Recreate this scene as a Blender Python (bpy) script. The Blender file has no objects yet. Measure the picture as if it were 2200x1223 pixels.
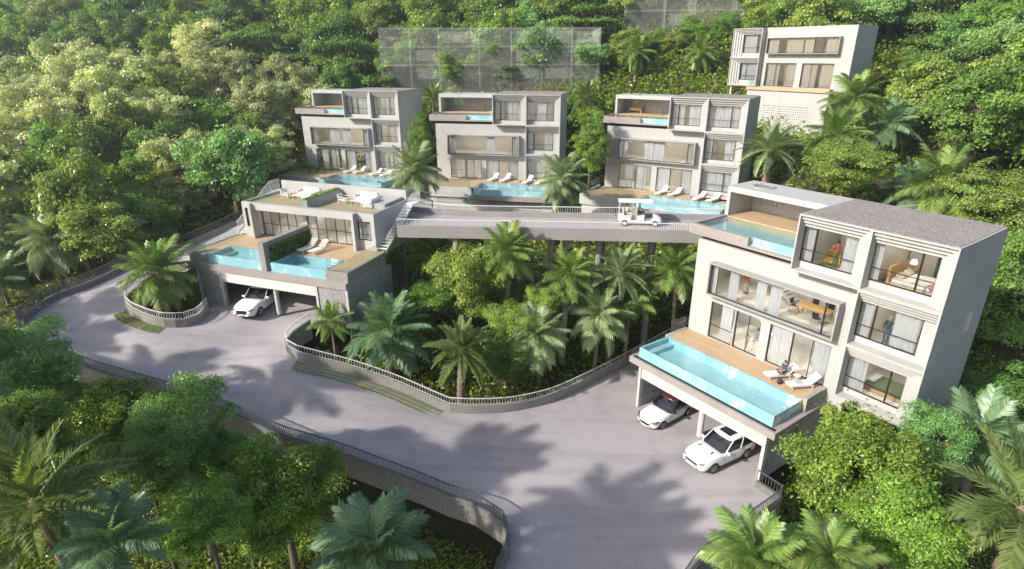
import bpy, bmesh, math, random
import numpy as np
from mathutils import Vector, Matrix, Euler
from mathutils.geometry import delaunay_2d_cdt
R = math.radians
scene = bpy.context.scene
# ---------------------------------------------------------------- camera
CAM_F, CAM_PITCH, CAM_ROLL, CAM_H = 1245.661, R(21.782), R(-0.221), 21.86
cam = bpy.data.cameras.new('camera'); cam_o = bpy.data.objects.new('camera', cam)
scene.collection.objects.link(cam_o); scene.camera = cam_o
cam.sensor_width = 36.0; cam.lens = CAM_F / 2200 * 36; cam.clip_start = 0.2; cam.clip_end = 3000
_r = Vector((1, 0, 0)); _u = Vector((0, math.sin(CAM_PITCH), math.cos(CAM_PITCH))); _f = Vector((0, math.cos(CAM_PITCH), -math.sin(CAM_PITCH)))
_right = _r * math.cos(CAM_ROLL) + _u * math.sin(CAM_ROLL); _up = _u * math.cos(CAM_ROLL) - _r * math.sin(CAM_ROLL)
cam_o.matrix_world = Matrix(((_right.x, _up.x, -_f.x, 0), (_right.y, _up.y, -_f.y, 0), (_right.z, _up.z, -_f.z, CAM_H), (0, 0, 0, 1)))
# ---------------------------------------------------------------- sky and sun
SUN_AZ, SUN_EL = R(27), R(33)          # the sun stands to the left, a little behind the camera
to_sun = Vector((-math.cos(SUN_AZ) * math.cos(SUN_EL), -math.sin(SUN_AZ) * math.cos(SUN_EL), math.sin(SUN_EL)))
world = bpy.data.worlds.new('World'); scene.world = world; world.use_nodes = True
wn = world.node_tree; bg = wn.nodes['Background']
sky = wn.nodes.new('ShaderNodeTexSky'); sky.sky_type = 'NISHITA'; sky.sun_disc = False
sky.sun_elevation = SUN_EL; sky.sun_rotation = math.atan2(to_sun.x, to_sun.y)
sky.air_density = 1.0; sky.dust_density = 2.0; sky.ozone_density = 1.0
wn.links.new(sky.outputs[0], bg.inputs[0]); bg.inputs[1].default_value = 0.12
sl = bpy.data.lights.new('sun', 'SUN'); sl.energy = 4.8; sl.angle = R(0.9); sl.color = (1.0, 0.93, 0.82)
sun_o = bpy.data.objects.new('sun', sl); scene.collection.objects.link(sun_o)
sun_o.rotation_euler = (-to_sun).to_track_quat('-Z', 'Y').to_euler()
scene.view_settings.view_transform = 'Standard'; scene.view_settings.look = 'None'
scene.view_settings.exposure = 0.54; scene.view_settings.gamma = 1.0
try: scene.view_settings.use_curve_mapping = False
except Exception: pass
scene.cycles.use_denoising = True; scene.cycles.use_adaptive_sampling = True; scene.cycles.adaptive_threshold = 0.02; scene.cycles.adaptive_min_samples = 24
scene.cycles.max_bounces = 8; scene.cycles.transparent_max_bounces = 24; scene.cycles.diffuse_bounces = 3; scene.cycles.glossy_bounces = 3
scene.cycles.transmission_bounces = 4; scene.cycles.caustics_reflective = False; scene.cycles.caustics_refractive = False
scene.cycles.sample_clamp_indirect = 6.0; scene.cycles.volume_bounces = 0
# ---------------------------------------------------------------- helpers
COL = scene.collection
def ray(px, py):
    a0, b0 = px - 1100, py - 611.5
    a = a0 * math.cos(CAM_ROLL) + b0 * math.sin(CAM_ROLL); b = -a0 * math.sin(CAM_ROLL) + b0 * math.cos(CAM_ROLL)
    return Vector((a / CAM_F, math.cos(CAM_PITCH) - b / CAM_F * math.sin(CAM_PITCH), -math.sin(CAM_PITCH) - b / CAM_F * math.cos(CAM_PITCH)))
def back(px, py, z):                     # the point at height z on a pixel's ray
    d = ray(px, py); t = (z - CAM_H) / d.z
    return Vector((d.x * t, d.y * t, z))
def at(px, py, Y):                       # the point at distance Y on a pixel's ray
    d = ray(px, py); t = Y / d.y
    return Vector((d.x * t, Y, CAM_H + d.z * t))
def project(p):
    Z = p[2] - CAM_H; d = p[1] * math.cos(CAM_PITCH) - Z * math.sin(CAM_PITCH); up = p[1] * math.sin(CAM_PITCH) + Z * math.cos(CAM_PITCH)
    if d < 0.1: return (1e9, 1e9, d)
    return (1100 + CAM_F * p[0] / d, 611.5 - CAM_F * up / d, d)
class MB:
    """collects shapes into one mesh"""
    def __init__(s): s.v = []; s.f = []
    def quad(s, *p):
        n = len(s.v); s.v += [tuple(q) for q in p]; s.f.append(tuple(range(n, n + len(p)))); return s
    def box(s, x0, x1, y0, y1, z0, z1):
        n = len(s.v)
        s.v += [(x0,y0,z0),(x1,y0,z0),(x1,y1,z0),(x0,y1,z0),(x0,y0,z1),(x1,y0,z1),(x1,y1,z1),(x0,y1,z1)]
        s.f += [tuple(n + i for i in q) for q in ((0,3,2,1),(4,5,6,7),(0,1,5,4),(1,2,6,5),(2,3,7,6),(3,0,4,7))]; return s
    def obox(s, c, sx, sy, sz, rz=0, rx=0, ry=0):
        M = Euler((rx, ry, rz)).to_matrix(); n = len(s.v); c = Vector(c)
        for dz in (-1, 1):
            for dx, dy in ((-1,-1),(1,-1),(1,1),(-1,1)):
                s.v.append(tuple(c + M @ Vector((dx*sx/2, dy*sy/2, dz*sz/2))))
        s.f += [tuple(n + i for i in q) for q in ((0,3,2,1),(4,5,6,7),(0,1,5,4),(1,2,6,5),(2,3,7,6),(3,0,4,7))]; return s
    def tube(s, pts, rad, k=8, cap=True):
        pts = [Vector(p) for p in pts]; n0 = len(s.v); m = len(pts)
        if not hasattr(rad, '__len__'): rad = [rad] * m
        up = Vector((0, 0, 1)); prev = None
        for i, p in enumerate(pts):
            t = (pts[min(i+1, m-1)] - pts[max(i-1, 0)]).normalized()
            if prev is None:
                a = up if abs(t.z) < 0.9 else Vector((1, 0, 0)); x = t.cross(a).normalized()
            else:
                x = (prev - t * prev.dot(t)).normalized()
            prev = x; y = t.cross(x)
            for j in range(k):
                an = 2 * math.pi * j / k
                s.v.append(tuple(p + (x * math.cos(an) + y * math.sin(an)) * rad[i]))
        for i in range(m - 1):
            for j in range(k):
                a = n0 + i*k + j; b = n0 + i*k + (j+1) % k
                s.f.append((a, b, b + k, a + k))
        if cap:
            s.f.append(tuple(n0 + j for j in range(k))[::-1]); s.f.append(tuple(n0 + (m-1)*k + j for j in range(k)))
        return s
    def wall(s, u0, u1, z0, z1, v0, v1, holes=(), axis='v'):
        """wall sheet of thickness v0..v1 with rectangular holes (ua,ub,za,zb); axis 'v': runs along u; 'u': runs along v at u=v0..v1"""
        us = sorted(set([u0, u1] + [min(max(h[i], u0), u1) for h in holes for i in (0, 1)])); zs = sorted(set([z0, z1] + [min(max(h[i], z0), z1) for h in holes for i in (2, 3)]))
        def solid(i, j):
            if i < 0 or j < 0 or i >= len(us) - 1 or j >= len(zs) - 1: return False
            a = (us[i] + us[i+1]) / 2; b = (zs[j] + zs[j+1]) / 2
            return not any(h[0] < a < h[1] and h[2] < b < h[3] for h in holes)
        P = (lambda u, v, z: (u, v, z)) if axis == 'v' else (lambda u, v, z: (v, u, z))
        for i in range(len(us) - 1):
            for j in range(len(zs) - 1):
                if not solid(i, j): continue
                a, b, c, d = us[i], us[i+1], zs[j], zs[j+1]
                s.quad(P(a,v0,c), P(b,v0,c), P(b,v0,d), P(a,v0,d)); s.quad(P(a,v1,c), P(a,v1,d), P(b,v1,d), P(b,v1,c))
                if not solid(i-1, j): s.quad(P(a,v0,c), P(a,v0,d), P(a,v1,d), P(a,v1,c))
                if not solid(i+1, j): s.quad(P(b,v0,c), P(b,v1,c), P(b,v1,d), P(b,v0,d))
                if not solid(i, j-1): s.quad(P(a,v0,c), P(a,v1,c), P(b,v1,c), P(b,v0,c))
                if not solid(i, j+1): s.quad(P(a,v0,d), P(b,v0,d), P(b,v1,d), P(a,v1,d))
        return s
    def lathe(s, c, prof, k=16):
        n0 = len(s.v)
        for r, z in prof:
            for j in range(k):
                an = 2*math.pi*j/k; s.v.append((c[0] + r*math.cos(an), c[1] + r*math.sin(an), c[2] + z))
        for i in range(len(prof) - 1):
            for j in range(k):
                a = n0 + i*k + j; b = n0 + i*k + (j+1) % k; s.f.append((a, b, b+k, a+k))
        s.f.append(tuple(n0 + j for j in range(k))[::-1]); s.f.append(tuple(n0 + (len(prof)-1)*k + j for j in range(k)))
        return s
    def mesh(s, name, mat=None, smooth=False, weld=False):
        me = bpy.data.meshes.new(name); me.from_pydata(s.v, [], s.f)
        if weld:
            bm = bmesh.new(); bm.from_mesh(me); bmesh.ops.remove_doubles(bm, verts=bm.verts, dist=1e-4); bmesh.ops.recalc_face_normals(bm, faces=bm.faces); bm.to_mesh(me); bm.free()
        if mat: me.materials.append(mat)
        if smooth: me.polygons.foreach_set('use_smooth', [True] * len(me.polygons))
        me.update(); return me
def link(name, data, parent=None):
    o = bpy.data.objects.new(name, data); COL.objects.link(o)
    if parent is not None: o.parent = parent
    return o
def obj(name, mb, mat, parent=None, smooth=False, weld=False, bevel=0):
    o = link(name, mb.mesh(name, mat, smooth, weld), parent)
    if bevel:
        m = o.modifiers.new('bevel', 'BEVEL'); m.width = bevel; m.segments = 2; m.limit_method = 'ANGLE'; m.angle_limit = R(40)
    return o
def tag(o, label=None, cat=None, group=None, kind=None):
    if label: o['label'] = label
    if cat: o['category'] = cat
    if group: o['group'] = group
    if kind: o['kind'] = kind
    return o
def thing(name, label, cat, loc=(0, 0, 0), rz=0, group=None):
    o = link(name, None); o.empty_display_size = 0.3; o.location = loc; o.rotation_euler = (0, 0, rz)
    return tag(o, label, cat, group)
def copy_tree(o, parent=None):
    c = o.copy(); COL.objects.link(c); c.parent = parent
    for ch in KIDS.get(o.name, ()): copy_tree(ch, c)
    return c
KIDS = {}
def remember(o):
    KIDS[o.name] = list(o.children)
    for ch in o.children: remember(ch)
def mesh_np(name, V, F, mat, tint=None, smooth=False):
    """mesh from numpy arrays: V (n,3), F (m,4)"""
    me = bpy.data.meshes.new(name); n, m, k = len(V), len(F), F.shape[1]
    me.vertices.add(n); me.vertices.foreach_set('co', V.astype(np.float32).ravel())
    me.loops.add(m * k); me.loops.foreach_set('vertex_index', F.astype(np.int32).ravel())
    me.polygons.add(m); me.polygons.foreach_set('loop_start', np.arange(0, m*k, k, dtype=np.int32)); me.polygons.foreach_set('loop_total', np.full(m, k, dtype=np.int32))
    if smooth: me.polygons.foreach_set('use_smooth', np.ones(m, dtype=bool))
    me.update(calc_edges=True)
    if tint is not None:
        a = me.attributes.new('tint', 'FLOAT', 'FACE'); a.data.foreach_set('value', tint.astype(np.float32))
    me.materials.append(mat); return me
ORD = ['first', 'second', 'third', 'fourth', 'fifth', 'sixth', 'seventh', 'eighth', 'ninth', 'tenth'] + ['%s' % q for q in ('eleventh twelfth thirteenth fourteenth fifteenth sixteenth seventeenth eighteenth nineteenth twentieth').split()]
# ---------------------------------------------------------------- materials
def nodes(name):
    m = bpy.data.materials.new(name); m.use_nodes = True; nt = m.node_tree
    return m, nt, nt.nodes['Principled BSDF'], nt.nodes['Material Output']
def N(nt, t, **kw):
    n = nt.nodes.new(t)
    for k, v in kw.items(): setattr(n, k, v)
    return n
def ramp(nt, src, stops):
    r = N(nt, 'ShaderNodeValToRGB'); nt.links.new(src, r.inputs[0]); e = r.color_ramp.elements
    while len(e) < len(stops): e.new(0.5)
    for el, (p, c) in zip(e, stops): el.position = p; el.color = (*c, 1) if len(c) == 3 else c
    return r.outputs[0]
def mat(name, col, rough=0.6, noise=0.0, scale=4.0, bump=0.0, bscale=None, metal=0.0, spec=0.5, col2=None, stretch=None):
    m, nt, p, out = nodes(name); p.inputs['Roughness'].default_value = rough; p.inputs['Metallic'].default_value = metal
    p.inputs['Specular IOR Level'].default_value = spec
    p.inputs['Base Color'].default_value = (*col, 1)
    if noise or col2 or bump:
        tc = N(nt, 'ShaderNodeTexCoord'); src = tc.outputs['Object']
        if stretch:
            mp = N(nt, 'ShaderNodeMapping'); mp.inputs['Scale'].default_value = stretch; nt.links.new(src, mp.inputs[0]); src = mp.outputs[0]
        nz = N(nt, 'ShaderNodeTexNoise'); nz.inputs['Scale'].default_value = scale; nz.inputs['Detail'].default_value = 6; nz.inputs['Roughness'].default_value = 0.65; nt.links.new(src, nz.inputs['Vector'])
        if col2: stops = [(0.35, col), (0.65, col2)]
        else: stops = [(0.3, tuple(c * (1 - noise) for c in col)), (0.7, tuple(min(1, c * (1 + noise)) for c in col))]
        if noise or col2: nt.links.new(ramp(nt, nz.outputs[0], stops), p.inputs['Base Color'])
        if bump:
            nb = N(nt, 'ShaderNodeTexNoise'); nb.inputs['Scale'].default_value = bscale or scale * 6; nb.inputs['Detail'].default_value = 4; nt.links.new(src, nb.inputs['Vector'])
            b = N(nt, 'ShaderNodeBump'); b.inputs['Strength'].default_value = bump; b.inputs['Distance'].default_value = 0.02; nt.links.new(nb.outputs[0], b.inputs['Height']); nt.links.new(b.outputs[0], p.inputs['Normal'])
    return m
M = {}
def wall_mat(name, col, lines=None):
    """painted render with faint streaks of weather and thin panel joints"""
    m, nt, p, out = nodes(name); tc = N(nt, 'ShaderNodeTexCoord')
    n1 = N(nt, 'ShaderNodeTexNoise'); n1.inputs['Scale'].default_value = 0.7; n1.inputs['Detail'].default_value = 5; nt.links.new(tc.outputs['Object'], n1.inputs['Vector'])
    mp = N(nt, 'ShaderNodeMapping'); mp.inputs['Scale'].default_value = (2.2, 2.2, 0.18); nt.links.new(tc.outputs['Object'], mp.inputs[0])
    n2 = N(nt, 'ShaderNodeTexNoise'); n2.inputs['Scale'].default_value = 2.0; n2.inputs['Detail'].default_value = 6; nt.links.new(mp.outputs[0], n2.inputs['Vector'])
    mx = N(nt, 'ShaderNodeMath', operation='ADD'); nt.links.new(n1.outputs[0], mx.inputs[0]); nt.links.new(n2.outputs[0], mx.inputs[1])
    hf = N(nt, 'ShaderNodeMath', operation='MULTIPLY'); hf.inputs[1].default_value = 0.5; nt.links.new(mx.outputs[0], hf.inputs[0])
    c = ramp(nt, hf.outputs[0], [(0.35, tuple(x * 0.9 for x in col)), (0.6, col)])
    sp = N(nt, 'ShaderNodeSeparateXYZ'); nt.links.new(tc.outputs['Object'], sp.inputs[0]); ad = N(nt, 'ShaderNodeMath', operation='ADD'); nt.links.new(sp.outputs[0], ad.inputs[0]); nt.links.new(sp.outputs[1], ad.inputs[1]); cb = N(nt, 'ShaderNodeCombineXYZ'); nt.links.new(ad.outputs[0], cb.inputs[0]); nt.links.new(sp.outputs[2], cb.inputs[1])
    bk = N(nt, 'ShaderNodeTexBrick'); bk.offset = 0; bk.inputs['Scale'].default_value = 1; bk.inputs['Brick Width'].default_value = 1.9; bk.inputs['Row Height'].default_value = 3.3; bk.inputs['Mortar Size'].default_value = 0.012; bk.inputs['Color1'].default_value = (1, 1, 1, 1); bk.inputs['Color2'].default_value = (.975, .975, .97, 1); bk.inputs['Mortar'].default_value = (.80, .80, .80, 1); nt.links.new(cb.outputs[0], bk.inputs['Vector'])
    ml = N(nt, 'ShaderNodeMix', data_type='RGBA', blend_type='MULTIPLY'); ml.inputs[0].default_value = 1; nt.links.new(c, ml.inputs[6]); nt.links.new(bk.outputs[0], ml.inputs[7])
    nt.links.new(ml.outputs[2], p.inputs['Base Color']); p.inputs['Roughness'].default_value = 0.75
    n3 = N(nt, 'ShaderNodeTexNoise'); n3.inputs['Scale'].default_value = 60; nt.links.new(tc.outputs['Object'], n3.inputs['Vector'])
    b = N(nt, 'ShaderNodeBump'); b.inputs['Strength'].default_value = 0.12; b.inputs['Distance'].default_value = 0.01; nt.links.new(n3.outputs[0], b.inputs['Height']); nt.links.new(b.outputs[0], p.inputs['Normal'])
    return m
M['white'] = wall_mat('white_render', (0.465, 0.462, 0.456))
M['trim'] = wall_mat('grey_trim', (0.36, 0.355, 0.345))
M['inner'] = mat('interior_paint', (0.76, 0.73, 0.68), 0.8, noise=0.05)
M['floor_in'] = mat('interior_floor', (0.70, 0.66, 0.60), 0.35, noise=0.06, scale=2)
def speckle(name, c1, c2, c3, scale=40, rough=0.8, big=0.5):
    m, nt, p, out = nodes(name); tc = N(nt, 'ShaderNodeTexCoord'); p.inputs['Roughness'].default_value = rough
    n1 = N(nt, 'ShaderNodeTexNoise'); n1.inputs['Scale'].default_value = scale; n1.inputs['Detail'].default_value = 3; nt.links.new(tc.outputs['Object'], n1.inputs['Vector'])
    n2 = N(nt, 'ShaderNodeTexNoise'); n2.inputs['Scale'].default_value = big; n2.inputs['Detail'].default_value = 5; nt.links.new(tc.outputs['Object'], n2.inputs['Vector'])
    c = ramp(nt, n1.outputs[0], [(0.32, c1), (0.5, c2), (0.68, c3)])
    d = ramp(nt, n2.outputs[0], [(0.3, (0.82, 0.82, 0.84)), (0.7, (1.0, 0.99, 0.98))])
    mx = N(nt, 'ShaderNodeMix', data_type='RGBA', blend_type='MULTIPLY'); mx.inputs[0].default_value = 1; nt.links.new(c, mx.inputs[6]); nt.links.new(d, mx.inputs[7])
    nt.links.new(mx.outputs[2], p.inputs['Base Color'])
    b = N(nt, 'ShaderNodeBump'); b.inputs['Strength'].default_value = 0.35; b.inputs['Distance'].default_value = 0.01; nt.links.new(n1.outputs[0], b.inputs['Height']); nt.links.new(b.outputs[0], p.inputs['Normal'])
    return m
M['stone'] = speckle('slab_stone', (0.25, 0.22, 0.21), (0.36, 0.325, 0.31), (0.45, 0.41, 0.39), 26)
M['gravel'] = speckle('roof_gravel', (0.14, 0.125, 0.125), (0.30, 0.265, 0.26), (0.46, 0.42, 0.40), 14, 0.95)
def road_mat():
    m, nt, p, out = nodes('road_surface'); tc = N(nt, 'ShaderNodeTexCoord'); p.inputs['Roughness'].default_value = 0.85
    def nz(sc, det, rough=.6):
        n = N(nt, 'ShaderNodeTexNoise'); n.inputs['Scale'].default_value = sc; n.inputs['Detail'].default_value = det; n.inputs['Roughness'].default_value = rough; nt.links.new(tc.outputs['Object'], n.inputs['Vector']); return n.outputs[0]
    fine = nz(22, 4, .75); base = ramp(nt, fine, [(.30, (.27, .25, .265)), (.5, (.40, .37, .388)), (.7, (.48, .445, .465))])
    wear = ramp(nt, nz(.35, 7, .7), [(.32, (.80, .80, .82)), (.5, (1, 1, 1)), (.72, (.93, .92, .91))])
    vo = N(nt, 'ShaderNodeTexVoronoi'); vo.inputs['Scale'].default_value = 2.3; nt.links.new(tc.outputs['Object'], vo.inputs['Vector']); spot = ramp(nt, vo.outputs['Distance'], [(.03, (.35, .34, .34)), (.075, (1, 1, 1))])
    mp = N(nt, 'ShaderNodeMapping'); mp.inputs['Rotation'].default_value = (0, 0, R(-35)); mp.inputs['Scale'].default_value = (.08, .9, 1); nt.links.new(tc.outputs['Object'], mp.inputs[0])
    st = N(nt, 'ShaderNodeTexNoise'); st.inputs['Scale'].default_value = 1.1; st.inputs['Detail'].default_value = 4; nt.links.new(mp.outputs[0], st.inputs['Vector']); streak = ramp(nt, st.outputs[0], [(.38, (.88, .88, .89)), (.5, (1, 1, 1))])
    c = base
    for x in (wear, spot, streak):
        mx = N(nt, 'ShaderNodeMix', data_type='RGBA', blend_type='MULTIPLY'); mx.inputs[0].default_value = 1; nt.links.new(c, mx.inputs[6]); nt.links.new(x, mx.inputs[7]); c = mx.outputs[2]
    nt.links.new(c, p.inputs['Base Color']); b = N(nt, 'ShaderNodeBump'); b.inputs['Strength'].default_value = .5; b.inputs['Distance'].default_value = .015; nt.links.new(fine, b.inputs['Height']); nt.links.new(b.outputs[0], p.inputs['Normal']); return m
M['asphalt'] = road_mat()
M['concrete'] = speckle('concrete', (0.25, 0.235, 0.22), (0.30, 0.285, 0.27), (0.34, 0.325, 0.31), 7, 0.85, 0.35)
M['board'] = speckle('grey_cladding', (0.22, 0.22, 0.23), (0.33, 0.33, 0.335), (0.42, 0.42, 0.42), 6, 0.8, 0.8)
M['terrace_stone'] = speckle('lightened_terrace_stone', (0.46, 0.455, 0.44), (0.52, 0.515, 0.50), (0.57, 0.565, 0.55), 6, 0.8, 0.8)  # grey stone made lighter in colour, standing in for light under the canopy
M['raildark'] = mat('dark_rail', (0.085, 0.09, 0.10), 0.4)
M['edge_wall'] = speckle('shade_toned_concrete', (0.15, 0.145, 0.145), (0.205, 0.20, 0.195), (0.25, 0.245, 0.235), 6, 0.9, 0.35)  # shade on the outer road walls is put into this darker concrete colour
M['beam'] = speckle('bridge_fascia', (0.27, 0.25, 0.245), (0.33, 0.305, 0.30), (0.37, 0.345, 0.34), 11, 0.85, 0.3)
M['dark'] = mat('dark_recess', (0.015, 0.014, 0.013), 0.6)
M['frame'] = mat('bronze_frame', (0.03, 0.024, 0.02), 0.35, metal=0.3)
M['black'] = mat('black_metal', (0.02, 0.02, 0.02), 0.4)
M['rail'] = mat('white_rail', (0.70, 0.70, 0.69), 0.4)
M['railgrey'] = mat('grey_rail', (0.30, 0.30, 0.31), 0.4)
M['slat'] = mat('white_slat', (0.66, 0.66, 0.65), 0.5)
M['plinth'] = wall_mat('plinth_render', (0.54, 0.53, 0.52))
def wood_mat(name, c1, c2, w=0.14, ln=1.6, axis='u'):
    m, nt, p, out = nodes(name); tc = N(nt, 'ShaderNodeTexCoord'); br = N(nt, 'ShaderNodeTexBrick')
    br.offset = 0.5; br.inputs['Scale'].default_value = 1; br.inputs['Brick Width'].default_value = ln; br.inputs['Row Height'].default_value = w; br.inputs['Mortar Size'].default_value = 0.008; br.inputs['Bias'].default_value = 0
    br.inputs['Color1'].default_value = (*c1, 1); br.inputs['Color2'].default_value = (*c2, 1); br.inputs['Mortar'].default_value = tuple(x * 0.45 for x in c1) + (1,)
    nt.links.new(tc.outputs['Object'], br.inputs['Vector']); nt.links.new(br.outputs[0], p.inputs['Base Color']); p.inputs['Roughness'].default_value = 0.6
    return m
M['wood'] = wood_mat('deck_boards', (0.47, 0.33, 0.205), (0.56, 0.405, 0.26))
M['timber'] = mat('table_timber', (0.50, 0.30, 0.12), 0.5, noise=0.2, scale=3, stretch=(1, 8, 1))
def glass_mat(name, tint=(0.93, 0.95, 0.95), base=0.05, gain=0.9, rough=0.015):
    m = bpy.data.materials.new(name); m.use_nodes = True; nt = m.node_tree; nt.nodes.remove(nt.nodes['Principled BSDF']); out = nt.nodes['Material Output']
    t = N(nt, 'ShaderNodeBsdfTransparent'); t.inputs[0].default_value = (*tint, 1)
    g = N(nt, 'ShaderNodeBsdfGlossy'); g.inputs['Roughness'].default_value = rough; g.inputs[0].default_value = (0.95, 0.97, 1, 1)
    fr = N(nt, 'ShaderNodeLayerWeight'); fr.inputs[0].default_value = 0.5; pw = N(nt, 'ShaderNodeMath', operation='POWER'); pw.inputs[1].default_value = 4.0; nt.links.new(fr.outputs['Facing'], pw.inputs[0])
    ma = N(nt, 'ShaderNodeMath', operation='MULTIPLY_ADD'); ma.inputs[1].default_value = gain; ma.inputs[2].default_value = base; ma.use_clamp = True
    nt.links.new(pw.outputs[0], ma.inputs[0]); mx = N(nt, 'ShaderNodeMixShader'); nt.links.new(ma.outputs[0], mx.inputs[0]); nt.links.new(t.outputs[0], mx.inputs[1]); nt.links.new(g.outputs[0], mx.inputs[2]); nt.links.new(mx.outputs[0], out.inputs[0])
    return m
M['glass'] = glass_mat('window_glass', (0.90, 0.92, 0.92), 0.06)
M['rail_glass'] = glass_mat('balustrade_glass', (0.88, 0.94, 0.93), 0.04, 0.25)
M['car_glass'] = glass_mat('car_glass', (0.22, 0.24, 0.26), 0.06)
def water_mat():
    m = bpy.data.materials.new('pool_water'); m.use_nodes = True; nt = m.node_tree; nt.nodes.remove(nt.nodes['Principled BSDF']); out = nt.nodes['Material Output']
    t = N(nt, 'ShaderNodeBsdfTransparent'); t.inputs[0].default_value = (0.84, 0.97, 0.985, 1)
    g = N(nt, 'ShaderNodeBsdfGlossy'); g.inputs['Roughness'].default_value = 0.03
    tc = N(nt, 'ShaderNodeTexCoord'); nz = N(nt, 'ShaderNodeTexNoise'); nz.inputs['Scale'].default_value = 3.0; nz.inputs['Detail'].default_value = 3; nt.links.new(tc.outputs['Object'], nz.inputs['Vector'])
    b = N(nt, 'ShaderNodeBump'); b.inputs['Strength'].default_value = 0.16; b.inputs['Distance'].default_value = 0.1; nt.links.new(nz.outputs[0], b.inputs['Height'])
    fr = N(nt, 'ShaderNodeLayerWeight'); fr.inputs[0].default_value = 0.5; nt.links.new(b.outputs[0], fr.inputs['Normal']); nt.links.new(b.outputs[0], g.inputs['Normal'])
    pw = N(nt, 'ShaderNodeMath', operation='POWER'); pw.inputs[1].default_value = 3.5; nt.links.new(fr.outputs['Facing'], pw.inputs[0])
    ma = N(nt, 'ShaderNodeMath', operation='MULTIPLY_ADD'); ma.inputs[1].default_value = 0.9; ma.inputs[2].default_value = 0.03; ma.use_clamp = True; nt.links.new(pw.outputs[0], ma.inputs[0])
    mx = N(nt, 'ShaderNodeMixShader'); nt.links.new(ma.outputs[0], mx.inputs[0]); nt.links.new(t.outputs[0], mx.inputs[1]); nt.links.new(g.outputs[0], mx.inputs[2]); nt.links.new(mx.outputs[0], out.inputs[0])
    return m
M['water'] = water_mat()
def tile_mat():
    m, nt, p, out = nodes('pool_tile'); tc = N(nt, 'ShaderNodeTexCoord'); ck = []
    sp = N(nt, 'ShaderNodeSeparateXYZ'); nt.links.new(tc.outputs['Object'], sp.inputs[0]); ad = N(nt, 'ShaderNodeMath', operation='ADD'); nt.links.new(sp.outputs[1], ad.inputs[0]); nt.links.new(sp.outputs[2], ad.inputs[1]); cb = N(nt, 'ShaderNodeCombineXYZ'); nt.links.new(sp.outputs[0], cb.inputs[0]); nt.links.new(ad.outputs[0], cb.inputs[1])
    bk = N(nt, 'ShaderNodeTexBrick'); bk.offset = 0; bk.inputs['Scale'].default_value = 1; bk.inputs['Brick Width'].default_value = .3; bk.inputs['Row Height'].default_value = .3; bk.inputs['Mortar Size'].default_value = .012; bk.inputs['Color1'].default_value = (.37, .55, .60, 1); bk.inputs['Color2'].default_value = (.43, .60, .645, 1); bk.inputs['Mortar'].default_value = (.55, .70, .73, 1); nt.links.new(cb.outputs[0], bk.inputs['Vector'])
    nz = N(nt, 'ShaderNodeTexNoise'); nz.inputs['Scale'].default_value = .7; nt.links.new(tc.outputs['Object'], nz.inputs['Vector']); v = ramp(nt, nz.outputs[0], [(.35, (.82, .9, .94)), (.65, (1, 1, 1))]); ml = N(nt, 'ShaderNodeMix', data_type='RGBA', blend_type='MULTIPLY'); ml.inputs[0].default_value = 1; nt.links.new(bk.outputs[0], ml.inputs[6]); nt.links.new(v, ml.inputs[7]); nt.links.new(ml.outputs[2], p.inputs['Base Color']); p.inputs['Roughness'].default_value = .3
    return m
M['tile'] = tile_mat()
def spill_mat(name, axis=0):
    """tiled pool wall with thin streaks of white running water"""
    m, nt, p, out = nodes(name); tc = N(nt, 'ShaderNodeTexCoord'); mp = N(nt, 'ShaderNodeMapping'); mp.inputs['Scale'].default_value = (9, 9, 1.1); nt.links.new(tc.outputs['Object'], mp.inputs[0])
    n1 = N(nt, 'ShaderNodeTexNoise'); n1.inputs['Scale'].default_value = 1.6; n1.inputs['Detail'].default_value = 5; nt.links.new(mp.outputs[0], n1.inputs['Vector'])
    n2 = N(nt, 'ShaderNodeTexNoise'); n2.inputs['Scale'].default_value = 0.9; nt.links.new(tc.outputs['Object'], n2.inputs['Vector'])
    ad = N(nt, 'ShaderNodeMath', operation='MULTIPLY'); nt.links.new(n1.outputs[0], ad.inputs[0]); nt.links.new(n2.outputs[0], ad.inputs[1])
    c = ramp(nt, ad.outputs[0], [(0.2, (0.24, 0.50, 0.58)), (0.31, (0.34, 0.58, 0.64)), (0.37, (0.66, 0.76, 0.78))])
    nt.links.new(c, p.inputs['Base Color']); p.inputs['Roughness'].default_value = 0.12
    b = N(nt, 'ShaderNodeBump'); b.inputs['Strength'].default_value = 0.3; b.inputs['Distance'].default_value = 0.02; nt.links.new(n1.outputs[0], b.inputs['Height']); nt.links.new(b.outputs[0], p.inputs['Normal'])
    return m
M['spill'] = spill_mat('water_curtain')
def thin(name, col, trans=0.5, rough=0.9):
    m = bpy.data.materials.new(name); m.use_nodes = True; nt = m.node_tree; nt.nodes.remove(nt.nodes['Principled BSDF']); out = nt.nodes['Material Output']
    d = N(nt, 'ShaderNodeBsdfDiffuse'); d.inputs[0].default_value = (*col, 1); t = N(nt, 'ShaderNodeBsdfTranslucent'); t.inputs[0].default_value = (*col, 1)
    mx = N(nt, 'ShaderNodeMixShader'); mx.inputs[0].default_value = trans; nt.links.new(d.outputs[0], mx.inputs[1]); nt.links.new(t.outputs[0], mx.inputs[2]); nt.links.new(mx.outputs[0], out.inputs[0])
    return m
M['curtain'] = thin('sheer_curtain', (0.78, 0.78, 0.84), 0.5)
M['curtain_warm'] = thin('linen_curtain', (0.62, 0.55, 0.47), 0.35)
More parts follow.
